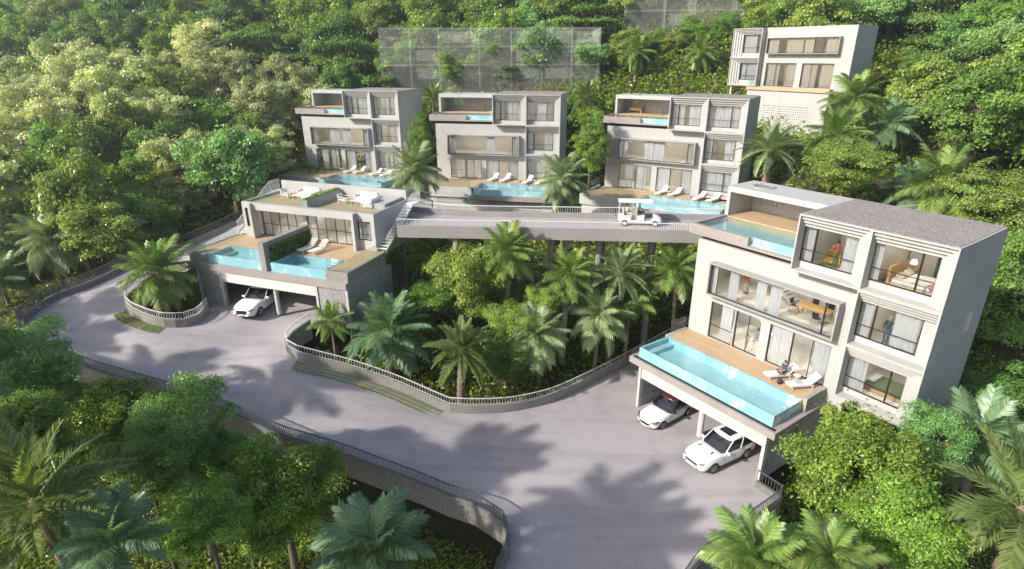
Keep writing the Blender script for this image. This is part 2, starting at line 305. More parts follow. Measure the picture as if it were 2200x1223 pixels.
def ghost_mat(name, col, a):
    m = bpy.data.materials.new(name); m.use_nodes = True; nt = m.node_tree; nt.nodes.remove(nt.nodes['Principled BSDF']); out = nt.nodes['Material Output']
    d = N(nt, 'ShaderNodeBsdfDiffuse'); d.inputs[0].default_value = (*col, 1); t = N(nt, 'ShaderNodeBsdfTransparent')
    mx = N(nt, 'ShaderNodeMixShader'); mx.inputs[0].default_value = a; nt.links.new(t.outputs[0], mx.inputs[1]); nt.links.new(d.outputs[0], mx.inputs[2]); nt.links.new(mx.outputs[0], out.inputs[0])
    return m
M['ghost'] = ghost_mat('clear_panel', (0.84, 0.84, 0.82), 0.07)
M['ghost_edge'] = ghost_mat('clear_panel_edge', (0.85, 0.86, 0.84), 0.055)
M['ghost_dark'] = ghost_mat('smoked_panel', (0.20, 0.20, 0.19), 0.07)
M['ghost_wood'] = ghost_mat('clear_timber_panel', (0.45, 0.30, 0.18), 0.12)
def leaf_mat(name, dark, light, trans=0.35, sat=0.12, gloss=0.35):
    """leaf with a tint per leaf cluster and per plant"""
    m = bpy.data.materials.new(name); m.use_nodes = True; nt = m.node_tree; nt.nodes.remove(nt.nodes['Principled BSDF']); out = nt.nodes['Material Output']
    at_ = N(nt, 'ShaderNodeAttribute'); at_.attribute_name = 'tint'; oi = N(nt, 'ShaderNodeObjectInfo')
    c = ramp(nt, at_.outputs['Fac'], [(0.0, dark), (1.0, light)])
    hs = N(nt, 'ShaderNodeHueSaturation'); hs.inputs['Saturation'].default_value = 1.0
    mr = N(nt, 'ShaderNodeMapRange'); mr.inputs[3].default_value = 0.5 - 0.014; mr.inputs[4].default_value = 0.5 + 0.016; nt.links.new(oi.outputs['Random'], mr.inputs[0]); nt.links.new(mr.outputs[0], hs.inputs['Hue'])
    mv = N(nt, 'ShaderNodeMapRange'); mv.inputs[3].default_value = 0.85; mv.inputs[4].default_value = 1.25
    fm = N(nt, 'ShaderNodeMath', operation='MULTIPLY'); fm.inputs[1].default_value = 7.31; nt.links.new(oi.outputs['Random'], fm.inputs[0]); fr = N(nt, 'ShaderNodeMath', operation='FRACT'); nt.links.new(fm.outputs[0], fr.inputs[0]); nt.links.new(fr.outputs[0], mv.inputs[0]); nt.links.new(mv.outputs[0], hs.inputs['Value'])
    nt.links.new(c, hs.inputs['Color'])
    d = N(nt, 'ShaderNodeBsdfPrincipled'); d.inputs['Roughness'].default_value = gloss; d.inputs['Specular IOR Level'].default_value = 0.35; t = N(nt, 'ShaderNodeBsdfTranslucent')
    nt.links.new(hs.outputs[0], d.inputs['Base Color'])
    br = N(nt, 'ShaderNodeMix', data_type='RGBA', blend_type='MULTIPLY'); br.inputs[0].default_value = 1; br.inputs[7].default_value = (1.5, 1.5, 0.7, 1); nt.links.new(hs.outputs[0], br.inputs[6]); nt.links.new(br.outputs[2], t.inputs[0])
    mx = N(nt, 'ShaderNodeMixShader'); mx.inputs[0].default_value = trans; nt.links.new(d.outputs[0], mx.inputs[1]); nt.links.new(t.outputs[0], mx.inputs[2]); nt.links.new(mx.outputs[0], out.inputs[0])
    return m
M['leaf_mid'] = leaf_mat('leaf_mid_green', (0.085, 0.16, 0.03), (0.33, 0.5, 0.09))
M['leaf_dark'] = leaf_mat('leaf_deep_green', (0.07, 0.14, 0.035), (0.25, 0.42, 0.095))
M['leaf_yellow'] = leaf_mat('leaf_yellow_green', (0.125, 0.2, 0.04), (0.4, 0.5, 0.12))
M['leaf_pale'] = leaf_mat('leaf_haze_pale_olive', (0.28, 0.34, 0.16), (0.64, 0.67, 0.4))  # olive leaf colour paled to carry the glow of sunlit haze
M['leaf_blue'] = leaf_mat('leaf_cool_green', (0.1, 0.21, 0.065), (0.36, 0.57, 0.21))
M['leaf_ground'] = leaf_mat('undergrowth_leaf', (0.06, 0.1, 0.016), (0.33, 0.41, 0.06))
M['frond'] = leaf_mat('frond_green', (0.1, 0.17, 0.045), (0.34, 0.46, 0.14), 0.3)
M['frond_silver'] = leaf_mat('frond_silver_green', (0.17, 0.235, 0.12), (0.46, 0.55, 0.31), 0.3)
M['frond_olive'] = leaf_mat('frond_olive', (0.1, 0.16, 0.05), (0.31, 0.39, 0.145), 0.3)
M['frond_blue'] = leaf_mat('frond_blue_green', (0.09, 0.165, 0.085), (0.28, 0.42, 0.24), 0.3)
M['bark'] = mat('bark', (0.12, 0.095, 0.07), 0.9, noise=0.35, scale=5, bump=0.6, stretch=(1, 1, 0.3))
M['palm_bark'] = mat('palm_bark', (0.22, 0.165, 0.12), 0.9, noise=0.35, scale=3, bump=0.8, bscale=14, stretch=(0.5, 0.5, 3))
M['palm_bark_grey'] = mat('pale_palm_bark', (0.40, 0.36, 0.31), 0.9, noise=0.2, scale=3, bump=0.5, bscale=14, stretch=(0.5, 0.5, 3))
M['dead'] = leaf_mat('dry_frond', (0.13, 0.085, 0.04), (0.26, 0.18, 0.10), 0.2)
M['soil'] = mat('forest_floor', (0.035, 0.032, 0.018), 0.95, col2=(0.055, 0.06, 0.022), scale=0.6, bump=0.6, bscale=5)
M['grass'] = mat('paver_grass', (0.15, 0.19, 0.05), 0.9, noise=0.3, scale=8)
M['paint'] = mat('white_car_paint', (0.80, 0.80, 0.80), 0.22, spec=0.6)
M['brown_roof'] = mat('maroon_car_roof', (0.07, 0.03, 0.025), 0.25)
M['tyre'] = mat('tyre_rubber', (0.02, 0.02, 0.02), 0.8)
M['rim'] = mat('alloy_rim', (0.35, 0.34, 0.33), 0.35, metal=0.8)
M['chrome'] = mat('bright_trim', (0.6, 0.6, 0.6), 0.2, metal=0.9)
M['lamp'] = mat('headlamp_lens', (0.20, 0.22, 0.25), 0.1)
M['seat'] = mat('cream_seat', (0.62, 0.57, 0.49), 0.6)
M['fabric'] = mat('white_fabric', (0.72, 0.70, 0.67), 0.85, noise=0.05)
M['beige'] = mat('beige_fabric', (0.50, 0.41, 0.30), 0.85, noise=0.1)
M['skin'] = mat('skin', (0.50, 0.29, 0.19), 0.55)
M['hair'] = mat('dark_hair', (0.03, 0.02, 0.015), 0.6)
M['hair_grey'] = mat('grey_hair', (0.35, 0.33, 0.30), 0.6)
for n_, c_ in dict(red=(0.42, 0.09, 0.06), olive=(0.11, 0.13, 0.06), orange=(0.60, 0.20, 0.06), denim=(0.10, 0.13, 0.24), charcoal=(0.06, 0.065, 0.07), ltblue=(0.34, 0.42, 0.50), cream=(0.65, 0.60, 0.52), pattern=(0.10, 0.085, 0.075), pink=(0.55, 0.26, 0.25), teal=(0.05, 0.14, 0.12)).items():
    M[n_] = mat('cloth_' + n_, c_, 0.85, noise=0.15 if n_ != 'pattern' else 0, col2=(0.55, 0.5, 0.45) if n_ == 'pattern' else None, scale=18)
def emit(name, col, s):
    m = bpy.data.materials.new(name); m.use_nodes = True; nt = m.node_tree; p = nt.nodes['Principled BSDF']; p.inputs['Base Color'].default_value = (*col, 1); p.inputs['Emission Color'].default_value = (*col, 1); p.inputs['Emission Strength'].default_value = s
    return m
M['lit'] = emit('lit_lamp_shade', (1.0, 0.80, 0.55), 3.0)
M['downlight'] = emit('ceiling_light', (1.0, 0.88, 0.72), 14.0)
# ---------------------------------------------------------------- road outline (edge pixels of the photograph put at the road's height)
def smooth_path(pts, step=0.6):
    P = [Vector(p) for p in pts]; out = []
    for i in range(len(P) - 1):
        p0 = P[max(i-1, 0)]; p1 = P[i]; p2 = P[i+1]; p3 = P[min(i+2, len(P)-1)]
        n = max(1, int((p2 - p1).length / step))
        for k in range(n):
            t = k / n
            out.append(0.5 * ((2*p1) + (p2 - p0)*t + (2*p0 - 5*p1 + 4*p2 - p3)*t*t + (3*p1 - p0 - 3*p2 + p3)*t*t*t))
    out.append(P[-1]); return out
def drop(p, h): return Vector((p.x, p.y, p.z - h))
OUT = [drop(back(x, y, z + .5), .5) for x, y, z in [(1040,1330,-2.1),(1070,1240,-1.9),(1093,1183,-1.7),(1096,1149,-1.6),(1085,1118,-1.5),(1057,1099,-1.4),(1023,1078,-1.25),(967,1059,-1.1),(900,1031,-.8),(732,969,.1),(617,934,.7),(541,901,1.1),(440,860,1.7),(293,817,2.5),(203,790,3.0),(128,759,3.4),(70,728,3.8),(44,690,4.1),(73.6,661,4.3),(118,631,4.5),(181,609,4.7),(235,585,4.9),(300,552,5.2),(368,530,5.5),(402,520,5.7),(480,487,6.4),(520,470,6.9)]]
OUT += [Vector(p) for p in ((-19,57.2,7.9), (-12,55.2,8.7), (-7.2,51,9.1))]
OUT_S = smooth_path(OUT)
ISLAND = [back(x, y, z) for x, y, z in [(1480,708,-1.5),(1352,782,-1.5),(1218,851,-1.3),(1149,875,-1.1),(1080,887,-.9),(1005,889,-.7),(967,887,-.6),(855,839,.5),(753,804,1.5),(640,775,2.6),(617,762,2.75),(614,745,2.9),(628,728,3.1),(666,702,3.5)]]
ISLAND_S = smooth_path(ISLAND)
PLANT = [back(x, y, z) for x, y, z in [(452,668,3.5),(431,692,3.5),(402,703,3.6),(355,704,3.8),(319,695,4.0),(285,680,4.2),(272,668,4.35),(272,654,4.5),(290,638,4.75)]] + [Vector((-27.4,43.6,5.0))]
PLANT_S = smooth_path(PLANT)
RIGHT = [back(x, y, z) for x, y, z in [(1620,1047,-1.5),(1672,1082,-1.5),(1540,1178,-1.7),(1480,1235,-1.9),(1420,1330,-2.1)]]
RIGHT_S = [RIGHT[0]] + smooth_path(RIGHT[1:])
GAR_A = [Vector((8.95,35.2,-1.5)), Vector((13.35,38.25,-1.5)), Vector((18.7,30.55,-1.5)), Vector((14.35,27.4,-1.5))]
GAR_D = [Vector((-11.7,38.0,3.55)), Vector((-9.8,43.1,3.55)), Vector((-22.3,47.7,3.55)), Vector((-24.1,42.6,3.55))]
INNER_BACK = [Vector((-24.9,48.2,6.1)), Vector((-21.2,53.0,7.2)), Vector((-14,51.0,8.4)), Vector((-8.6,48.4,9.1))]
loop = OUT_S + [Vector((-6.6,49.4,9.15))] + INNER_BACK[::-1] + PLANT_S[::-1] + [Vector((-24.1,42.6,3.55))] + [GAR_D[2], GAR_D[1], GAR_D[0]] + ISLAND_S[::-1] + [Vector((14.4,42.3,-1.5))] + [GAR_A[0] + Vector((-.0,.05,0))] + GAR_A[1:3] + [GAR_A[3]] + RIGHT_S
poly = np.array([(p.x, p.y) for p in loop]); pz = np.array([p.z for p in loop])
def inside(px, py, poly):
    x, y = poly[:, 0], poly[:, 1]; x2, y2 = np.roll(x, -1), np.roll(y, -1); c = np.zeros(np.shape(px), bool)
    for a, b, d, e in zip(x, y, x2, y2):
        if b == e: continue
        c ^= ((b > py) != (e > py)) & (px < (d - a) * (py - b) / (e - b) + a)
    return c
def road_z(x, y):
    d2 = (poly[:, 0] - x)**2 + (poly[:, 1] - y)**2; w = 1 / (d2 + 0.05)**2
    return float((w * pz).sum() / w.sum())
def build_road():
    gx = np.arange(-36, 22, 1.1); gy = np.arange(14, 60, 1.1); X, Y = np.meshgrid(gx, gy); ins = inside(X, Y, poly)
    pts = [Vector((a, b)) for a, b in poly]
    n = len(pts); inner = []
    for a, b in zip(X[ins], Y[ins]):
        if ((poly[:, 0] - a)**2 + (poly[:, 1] - b)**2).min() > 0.4: inner.append(Vector((a, b)))
    vs, es, fs, *_ = delaunay_2d_cdt(pts + inner, [(i, (i + 1) % n) for i in range(n)], [], 0, 1e-5)
    mb = MB(); mb.v = [(v.x, v.y, road_z(v.x, v.y)) for v in vs]
    for f in fs:
        cx = sum(vs[i].x for i in f) / len(f); cy = sum(vs[i].y for i in f) / len(f)
        if inside(np.array([cx]), np.array([cy]), poly)[0]: mb.f.append(tuple(f))
    return mb
tag(obj('road', build_road(), M['asphalt'], smooth=True), kind='structure')
# ---------------------------------------------------------------- terrain
CTRL = [(0,10,-9),(-15,13,-9),(-30,16,-8),(-45,22,-6),(15,10,-9),(30,14,-8),(-4,19,-6.5),(-8,24,-4.6),(-16,27,-3.2),(-25,29,-2),(-34,33,0),(-40,40,2),(5,18,-6.5),(10,17,-6.5),(17,21,-5.5),
 (22,20,-5.5),(26,26,-4),(33,30,-1),(42,34,3),(24,36,0),(20,31,-2.5),(30,42,4),(40,46,8),(50,36,5),
 (0,36,-1.6),(-7,37,-0.2),(5,39,-1.4),(10,42.5,-1.2),(-9,44,1),(0,46,0.5),(10,48,1),(20,47,4),(27,50,8),
 (-20,45,1.5),(-15,41,2.5),(-25,72,4.2),(-15,62,3.0),(-5,66,2.6),(5,60,2.4),(14,60,2.8),(24,57,5),(-12,75,5),(8,76,6),(20,72,8),
 (30,60,8.5),(36,66,11.5),(44,72,15),(36,78,15),(52,60,16),(48,50,12),
 (-33,50,3),(-36,58,3.5),(-30,62,4),(-48,48,2.5),(-46,64,5),(-62,60,5),(-60,46,1),(-30,84,9),(-10,88,11),(10,88,13),(28,90,18),(50,92,25),(66,74,22),(70,56,17),
 (-55,90,13),(-80,90,10),(-60,130,30),(-30,120,26),(0,120,28),(30,120,33),(60,120,40),(0,160,46),(-60,180,50),(60,170,62),(0,230,72),(-80,250,76),(80,240,90),
 (110,120,48),(-120,120,18),(-120,60,0),(-160,220,50),(160,220,90),(90,40,14),(70,20,2),(-80,20,-6),(0,-15,-14),(70,-20,-10),(-70,-20,-13),(160,60,22),(-180,0,-10),(180,-20,-6)]
def tps(C):
    A = np.array(C, float); n = len(A)
    def k(d2): return np.where(d2 > 0, 0.5 * d2 * np.log(d2 + 1e-12), 0)
    D = ((A[:, None, :2] - A[None, :, :2])**2).sum(-1); K = k(D) + np.eye(n) * 8.0; P = np.c_[np.ones(n), A[:, :2]]
    S = np.block([[K, P], [P.T, np.zeros((3, 3))]]); w = np.linalg.solve(S, np.r_[A[:, 2], 0, 0, 0])
    def f(x, y):
        x = np.asarray(x, float); y = np.asarray(y, float); s = x.shape; x = x.ravel(); y = y.ravel()
        d = (x[:, None] - A[:, 0])**2 + (y[:, None] - A[:, 1])**2
        return (k(d) @ w[:n] + w[n] + w[n+1] * x + w[n+2] * y).reshape(s)
    return f
_h = tps(CTRL)
_rp = np.array([(p.x, p.y, p.z) for p in OUT_S + ISLAND_S + PLANT_S + RIGHT_S + INNER_BACK])
def ground(x, y):
    """terrain height, kept below the road and its edges"""
    x = np.asarray(x, float); y = np.asarray(y, float); h = _h(x, y)
    r2 = x * x + y * y; h = np.where(r2 > 300**2, np.minimum(h, 58), h); h = np.minimum(h, 58 + .02 * np.maximum(h - 58, 0))
    d2 = (x[..., None] - _rp[:, 0])**2 + (y[..., None] - _rp[:, 1])**2; w = 1 / (d2 + 0.2)**2; z = (w * _rp[:, 2]).sum(-1) / w.sum(-1)
    near = np.sqrt(d2.min(-1)); ins = inside(x, y, poly)
    cap = np.where(ins, z - 1.4, z - 0.75 + np.maximum(near - 0.6, 0) * 0.9)
    return np.minimum(h, np.where(ins | (near < 8), cap, 1e9))
def gz(x, y):
    if y > 66 or abs(x) > 50: return float(np.minimum(_h(np.array([x]), np.array([y])), 58)[0])
    return float(ground(np.array([x]), np.array([y]))[0])
def build_terrain():
    def ax(a, b, c, d, s): return np.concatenate([np.linspace(a, b, 14)[:-1], np.arange(b, c, s), np.linspace(c, d, 14)])
    gx = ax(-300, -75, 75, 300, 1.6); gy = ax(-90, 5, 135, 330, 1.6)
    X, Y = np.meshgrid(gx, gy); Z = np.vstack([ground(X[i], Y[i]) for i in range(len(gy))])
    Z = np.minimum(Z, 60); Z += 0.12 * np.sin(X * 1.3 + Y * 0.7) * np.cos(Y * 1.1 - X * 0.4)
    V = np.c_[X.ravel(), Y.ravel(), Z.ravel()]; nx, ny = len(gx), len(gy)
    i = (np.arange(ny - 1)[:, None] * nx + np.arange(nx - 1)).ravel(); F = np.c_[i, i + 1, i + nx + 1, i + nx]
    return link('terrain', mesh_np('terrain', V, F, M['soil'], smooth=True))
tag(build_terrain(), kind='structure')
# ---------------------------------------------------------------- parapets with railings
def side_dir(path, i):
    a = path[max(i-1, 0)]; b = path[min(i+1, len(path)-1)]; t = (b - a); t.z = 0; t.normalize(); return Vector((t.y, -t.x, 0))
def ribbon(mb, path, o0, o1, z0, z1):
    """solid strip along a path: sideways o0..o1, height z0..z1 relative to the path"""
    n0 = len(mb.v)
    for i, p in enumerate(path):
        s = side_dir(path, i)
        for o, z in ((o0, z0), (o1, z0), (o1, z1), (o0, z1)): mb.v.append((p.x + s.x*o, p.y + s.y*o, p.z + z))
    for i in range(len(path) - 1):
        a = n0 + i*4
        for j in range(4): mb.f.append((a + j, a + (j+1) % 4, a + 4 + (j+1) % 4, a + 4 + j))
    e = n0 + (len(path)-1)*4; mb.f.append((n0+3, n0+2, n0+1, n0)); mb.f.append((e, e+1, e+2, e+3)); return mb
def parapet(label, path, side, up, dn, rail_h, mw, mr, thick=0.22, spacing=0.14, group=None, bw=.011):
    t = thing('road_parapet', label, 'railing', group=group)
    o0, o1 = sorted((0, side * thick)); obj('wall', ribbon(MB(), path, o0, o1, -dn, up), mw, t)
    mid = side * thick / 2
    rp = [p + side_dir(path, i) * mid + Vector((0, 0, up + rail_h)) for i, p in enumerate(path)]
    obj('top_rail', ribbon(MB(), rp, -0.03, 0.03, -0.025, 0.025), mr, t)
    obj('bottom_rail', ribbon(MB(), [p - Vector((0, 0, rail_h - 0.07)) for p in rp], -0.015, 0.015, -0.012, 0.012), mr, t)
    mb = MB(); acc = 0.0
    for a, b in zip(rp, rp[1:]):
        L = (b - a).length
        while acc < L:
            p = a.lerp(b, acc / L); mb.box(p.x - bw, p.x + bw, p.y - bw, p.y + bw, p.z - rail_h, p.z - 0.02); acc += spacing
        acc -= L
    tag(obj('baluster', mb, mr, t), kind='stuff'); return t
parapet('long concrete parapet with thin grey railing along the downhill edge of the road', OUT_S, -1, 0.45, 1.0, 0.72, M['edge_wall'], M['raildark'], bw=.017, spacing=.15)
parapet('concrete parapet with white railing curving round the palm garden beside the road', ISLAND_S, 1, 0.62, 0.9, 0.5, M['concrete'], M['rail'], spacing=0.2)
parapet('curved planter parapet with white railing round the single palm left of the garage', PLANT_S, 1, 0.62, 0.9, 0.5, M['concrete'], M['rail'], spacing=0.18)
parapet('angled parapet with grey railing at the lower right end of the forecourt', RIGHT_S, -1, 0.45, 1.1, 0.72, M['edge_wall'], M['raildark'], spacing=0.18, bw=.015)
# round piers under the road
def pier(label, x, y, z1, r, name='bridge_pier', group=None, m='concrete'):
    g = gz(x, y) - 0.6; mb = MB(); t = thing(name, label, 'pier', (x, y, g), 0, group)
    mb.lathe((0, 0, 0), [(r*1.0, 0), (r, z1 - g - 0.35)], 14); obj('shaft', mb, M[m], t, smooth=False)
    obj('pier_cap', MB().lathe((0, 0, 0), [(r, z1 - g - 0.35), (r*1.35, z1 - g - 0.15), (r*1.35, z1 - g)], 14), M[m], t)
for k, (px, py) in enumerate(((825, 1022), (962, 1075), (700, 975), (560, 930))):
    p = back(px, py, [-1.1, -1.9, -0.6, 0.4][k]); pier('round grey pier under the downhill road edge, ' + ['left of the two in clear view', 'nearest the bottom bend', 'third from the bottom bend', 'behind the tree crowns'][k], p.x + 0.1, p.y + 0.9, p.z - 0.2, 0.27, 'road_pier', 'piers under the road')
# grass pavers beside the parapets
def pavers(label, path, w0, w1):
    t = thing('grass_paver_strip', label, 'paving'); base = MB(); cells = MB(); rows = 6; acc = 0; k = 0
    ribbon(base, path, w0, w1, -0.02, 0.012); obj('paver_bed', base, M['asphalt'], t)
    for i in range(len(path) - 1):
        a, b = path[i], path[i+1]; L = (b - a).length
        while acc < L:
            p = a.lerp(b, acc / L); s = side_dir(path, i); tdir = Vector((-s.y, s.x, 0)); k += 1
            for r in range(rows):
                o = w0 + (w1 - w0) * (r + 0.5) / rows; q = p + s * o + tdir * (0.1 if r % 2 else 0)
                cells.obox((q.x, q.y, q.z + 0.02), 0.15, 0.13, 0.05, math.atan2(tdir.y, tdir.x))
            acc += 0.2
        acc -= L
    tag(obj('grass_cell', cells, M['grass'], t), kind='stuff')
pavers('strip of green grass pavers along the foot of the palm garden parapet', [p for p in ISLAND_S if -15.0 < p.x < -4.4 and p.y < 35.2], -1.15, -0.03)
pavers('short strip of grass pavers round the planter by the hairpin', [p for p in PLANT_S if p.x < -24.6 and p.y < 39.4], -0.95, -0.03)
# ---------------------------------------------------------------- upper road bridge
BZ = 9.2
BB = smooth_path([Vector((x, y, BZ)) for x, y in ((-9.6,49.2),(-7.0,48.0),(-3.85,47.0),(3.85,46.4),(13.3,45.8),(22,45.3),(30,45.9),(40,48))])
BF = smooth_path([Vector((x, y, BZ)) for x, y in ((-8.75,42.95),(-3.5,42.55),(3.5,42.07),(12.07,41.34),(15.0,41.05)) ])
br = thing('road_bridge', 'grey concrete road bridge on columns in front of the row of villas', 'bridge')
mb = MB(); top = [(p.x, p.y) for p in BF] + [(17.6,42.2),(23,42.4),(30,43),(40,45)] + [(p.x, p.y) for p in BB[::-1]]
n = len(top); mb.v = [(x, y, BZ) for x, y in top] + [(x, y, BZ - 0.42) for x, y in top]; mb.f = [tuple(range(n)), tuple(range(n, 2*n))[::-1]] + [(i, i + n, (i+1) % n + n, (i+1) % n) for i in range(n)]
obj('deck', mb, M['asphalt'], br)
obj('fascia', ribbon(MB(), BF, 0.004, 0.26, -0.46, 0.45), M['beam'], br)
obj('upstand', ribbon(MB(), BB, -0.24, -0.004, -0.46, 0.42), M['beam'], br)
def rails(par, path, off, z, h, sp, mr):
    rp = [p + side_dir(path, i) * off + Vector((0, 0, z + h)) for i, p in enumerate(path)]
    obj('top_rail', ribbon(MB(), rp, -.03, .03, -.025, .025), mr, par); mb = MB(); acc = 0
    for a, b in zip(rp, rp[1:]):
        L = (b - a).length
        while acc < L:
            p = a.lerp(b, acc / L); mb.box(p.x-.011, p.x+.011, p.y-.011, p.y+.011, p.z - h, p.z - .02); acc += sp
        acc -= L
    tag(obj('baluster', mb, mr, par), kind='stuff')
rails(br, BF, 0.13, 0.45, 0.5, 0.16, M['rail']); rails(br, BB, -0.12, 0.42, 0.5, 0.2, M['rail'])
for k, x in enumerate((10.9, 6.8, 3.1, -0.4, -4.3)):
    pier('front round column under the bridge, %s from the right' % ORD[k], x, 42.9, BZ - 0.42, 0.28, 'bridge_pier', 'columns under the bridge')
    pier('back round column under the bridge, %s from the right' % ORD[k], x + 0.6, 45.6, BZ - 0.42, 0.28, 'bridge_pier', 'columns under the bridge')
# ---------------------------------------------------------------- house parts (u along the front, v into the house, z up)
def window(par, u0, u1, z0, z1, v, mull=(), trans=None, fw=0.055, trans_span=None, curtain=(), cm='curtain', name='window', heavy=()):
    """frame with panes; mull = vertical bars, trans = height of a cross bar, curtain = (ua, ub) spans behind the glass"""
    fr = MB(); d = 0.08
    fr.box(u0, u1, v, v + d, z0, z0 + fw); fr.box(u0, u1, v, v + d, z1 - fw, z1)
    fr.box(u0, u0 + fw, v + .002, v + d - .002, z0 + fw, z1 - fw); fr.box(u1 - fw, u1, v + .002, v + d - .002, z0 + fw, z1 - fw)
    for m in mull:
        w = 0.085 if m in heavy else fw * 0.55
        fr.box(m - w/2, m + w/2, v + .004, v + d - .004, z0 + fw, z1 - fw)
    ms = [u0 + fw] + sorted(mull) + [u1 - fw]
    if trans:
        fr.box(u0 + fw, u1 - fw, v - .012, v + .03, trans - 0.02, trans + 0.02)
    w = obj(name, fr, M['frame'], par)
    for a, b in zip(ms, ms[1:]):
        a += 0.02; b -= 0.02
        obj('pane', MB().box(a, b, v + .035, v + .047, z0 + fw, z1 - fw), M['glass'], w)
    for a, b in curtain:
        mb = MB(); n = max(4, int((b - a) / 0.05)); cv = v + 0.2
        for i in range(n):
            x0, x1 = a + (b - a) * i / n, a + (b - a) * (i + 1) / n; y0 = cv + 0.05 * math.sin(i * 1.7) + .02 * math.sin(i * .6); y1 = cv + 0.05 * math.sin((i + 1) * 1.7) + .02 * math.sin((i+1) * .6)
            mb.quad((x0, y0, z0 + .03), (x1, y1, z0 + .03), (x1, y1, z1 - .02), (x0, y0, z1 - .02))
        obj('curtain', mb, M[cm], w, smooth=True, weld=True)
    return w
def pool(par, u0, u1, v0, v1, z, depth, name='pool', sides='fr', t=0.14):
    """raised infinity pool: tiled shell, water, running water on the open sides (f front, l left, r right)"""
    sh = MB(); zb = z - depth
    sh.box(u0, u1, v0, v1, zb, zb + 0.12); sh.box(u0, u1, v0, v0 + t, zb + .12, z - .01); sh.box(u0, u1, v1 - t, v1, zb + .12, z - .01); sh.box(u0, u0 + t, v0 + t, v1 - t, zb + .12, z - .01); sh.box(u1 - t, u1, v0 + t, v1 - t, zb + .12, z - .01)
    p = obj(name, sh, M['tile'], par)
    # sun step at the left end
    obj('pool_step', MB().box(u0 + t + .002, u0 + t + 0.5, v0 + t + .002, v1 - t - .002, zb + .122, z - 0.35), M['tile'], p)
    nu, nv = 30, 8; mb = MB()
    mb.quad((u0 + .004, v0 + .004, z), (u1 - .004, v0 + .004, z), (u1 - .004, v1 - .004, z), (u0 + .004, v1 - .004, z))
    obj('water', mb, M['water'], p)
    if 'f' in sides: obj('water_curtain', MB().box(u0 - .01, u1 + .01, v0 - .016, v0 - .003, zb + .01, z + .004), M['spill'], p)
    if 'r' in sides: obj('water_curtain', MB().box(u1 + .003, u1 + .016, v0 + .01, v1 - .01, zb + .01, z + .004), M['spill'], p)
    if 'l' in sides: obj('water_curtain', MB().box(u0 - .016, u0 - .003, v0 + .01, v1 - .01, zb + .01, z + .004), M['spill'], p)
    return p
def bay(par, ul, ur, zl, zu, wz0, wz1, wu0, wu1, mull, heavy, trans, curtain, flip=False, steps=4, steel=None):
    """projecting bay with a stepped reveal on one side and on top round a window"""
    fr = MB(); dv = 0.7 / steps
    for k in range(steps):
        a = k / (steps - 1) if steps > 1 else 1
        hr = (ur - 0.07) + (wu1 + 0.02 - ur + 0.07) * a; ht = (zu - 0.09) + (wz1 + 0.02 - zu + 0.09) * a; hl = min(wu0, ul + 0.1) if wu0 > ul + .1 else ul + 0.06
        if flip: hole = (ul + 0.07 + (wu0 - .02 - ul - 0.07) * a, ur - 0.09, zl + 0.1, ht)
        else: hole = (ul + 0.09, hr, zl + 0.1, ht)
        fr.wall(ul, ur, zl, zu, k * dv, (k + 1) * dv, [hole])
    b = obj('bay_frame', fr, M['white'], par)
    obj('bay_wall', MB().wall(ul + .01, ur - .01, zl + .01, zu - .01, 0.702, 0.86, [(max(wu0, ul + .03), wu1, wz0, wz1)]), M['white'], b)
    return window(par, max(wu0, ul + .03), wu1, wz0, wz1, 0.74, mull, trans, heavy=heavy, curtain=curtain)
UB, UM, UW, VR, VD = 7.22, 11.13, 15.1, 0.91, 6.0
def glass_rail(par, pts, z, h=1.0):
    g = None
    for (a, b) in zip(pts, pts[1:]):
        a = Vector((*a, 0)); b = Vector((*b, 0)); L = (b - a).length; n = max(1, round(L / 1.6)); d = (b - a).normalized(); s = Vector((d.y, -d.x, 0)) * 0.008
        for i in range(n):
            p = a + d * (L * i / n + 0.02); q = a + d * (L * (i + 1) / n - 0.02); mb = MB()
            pts8 = [p - s, q - s, q + s, p + s]; mb.v = [(x.x, x.y, z) for x in pts8] + [(x.x, x.y, z + h) for x in pts8]; mb.f = [(0,3,2,1),(4,5,6,7),(0,1,5,4),(1,2,6,5),(2,3,7,6),(3,0,4,7)]
            obj('glass_panel', mb, M['rail_glass'], par)
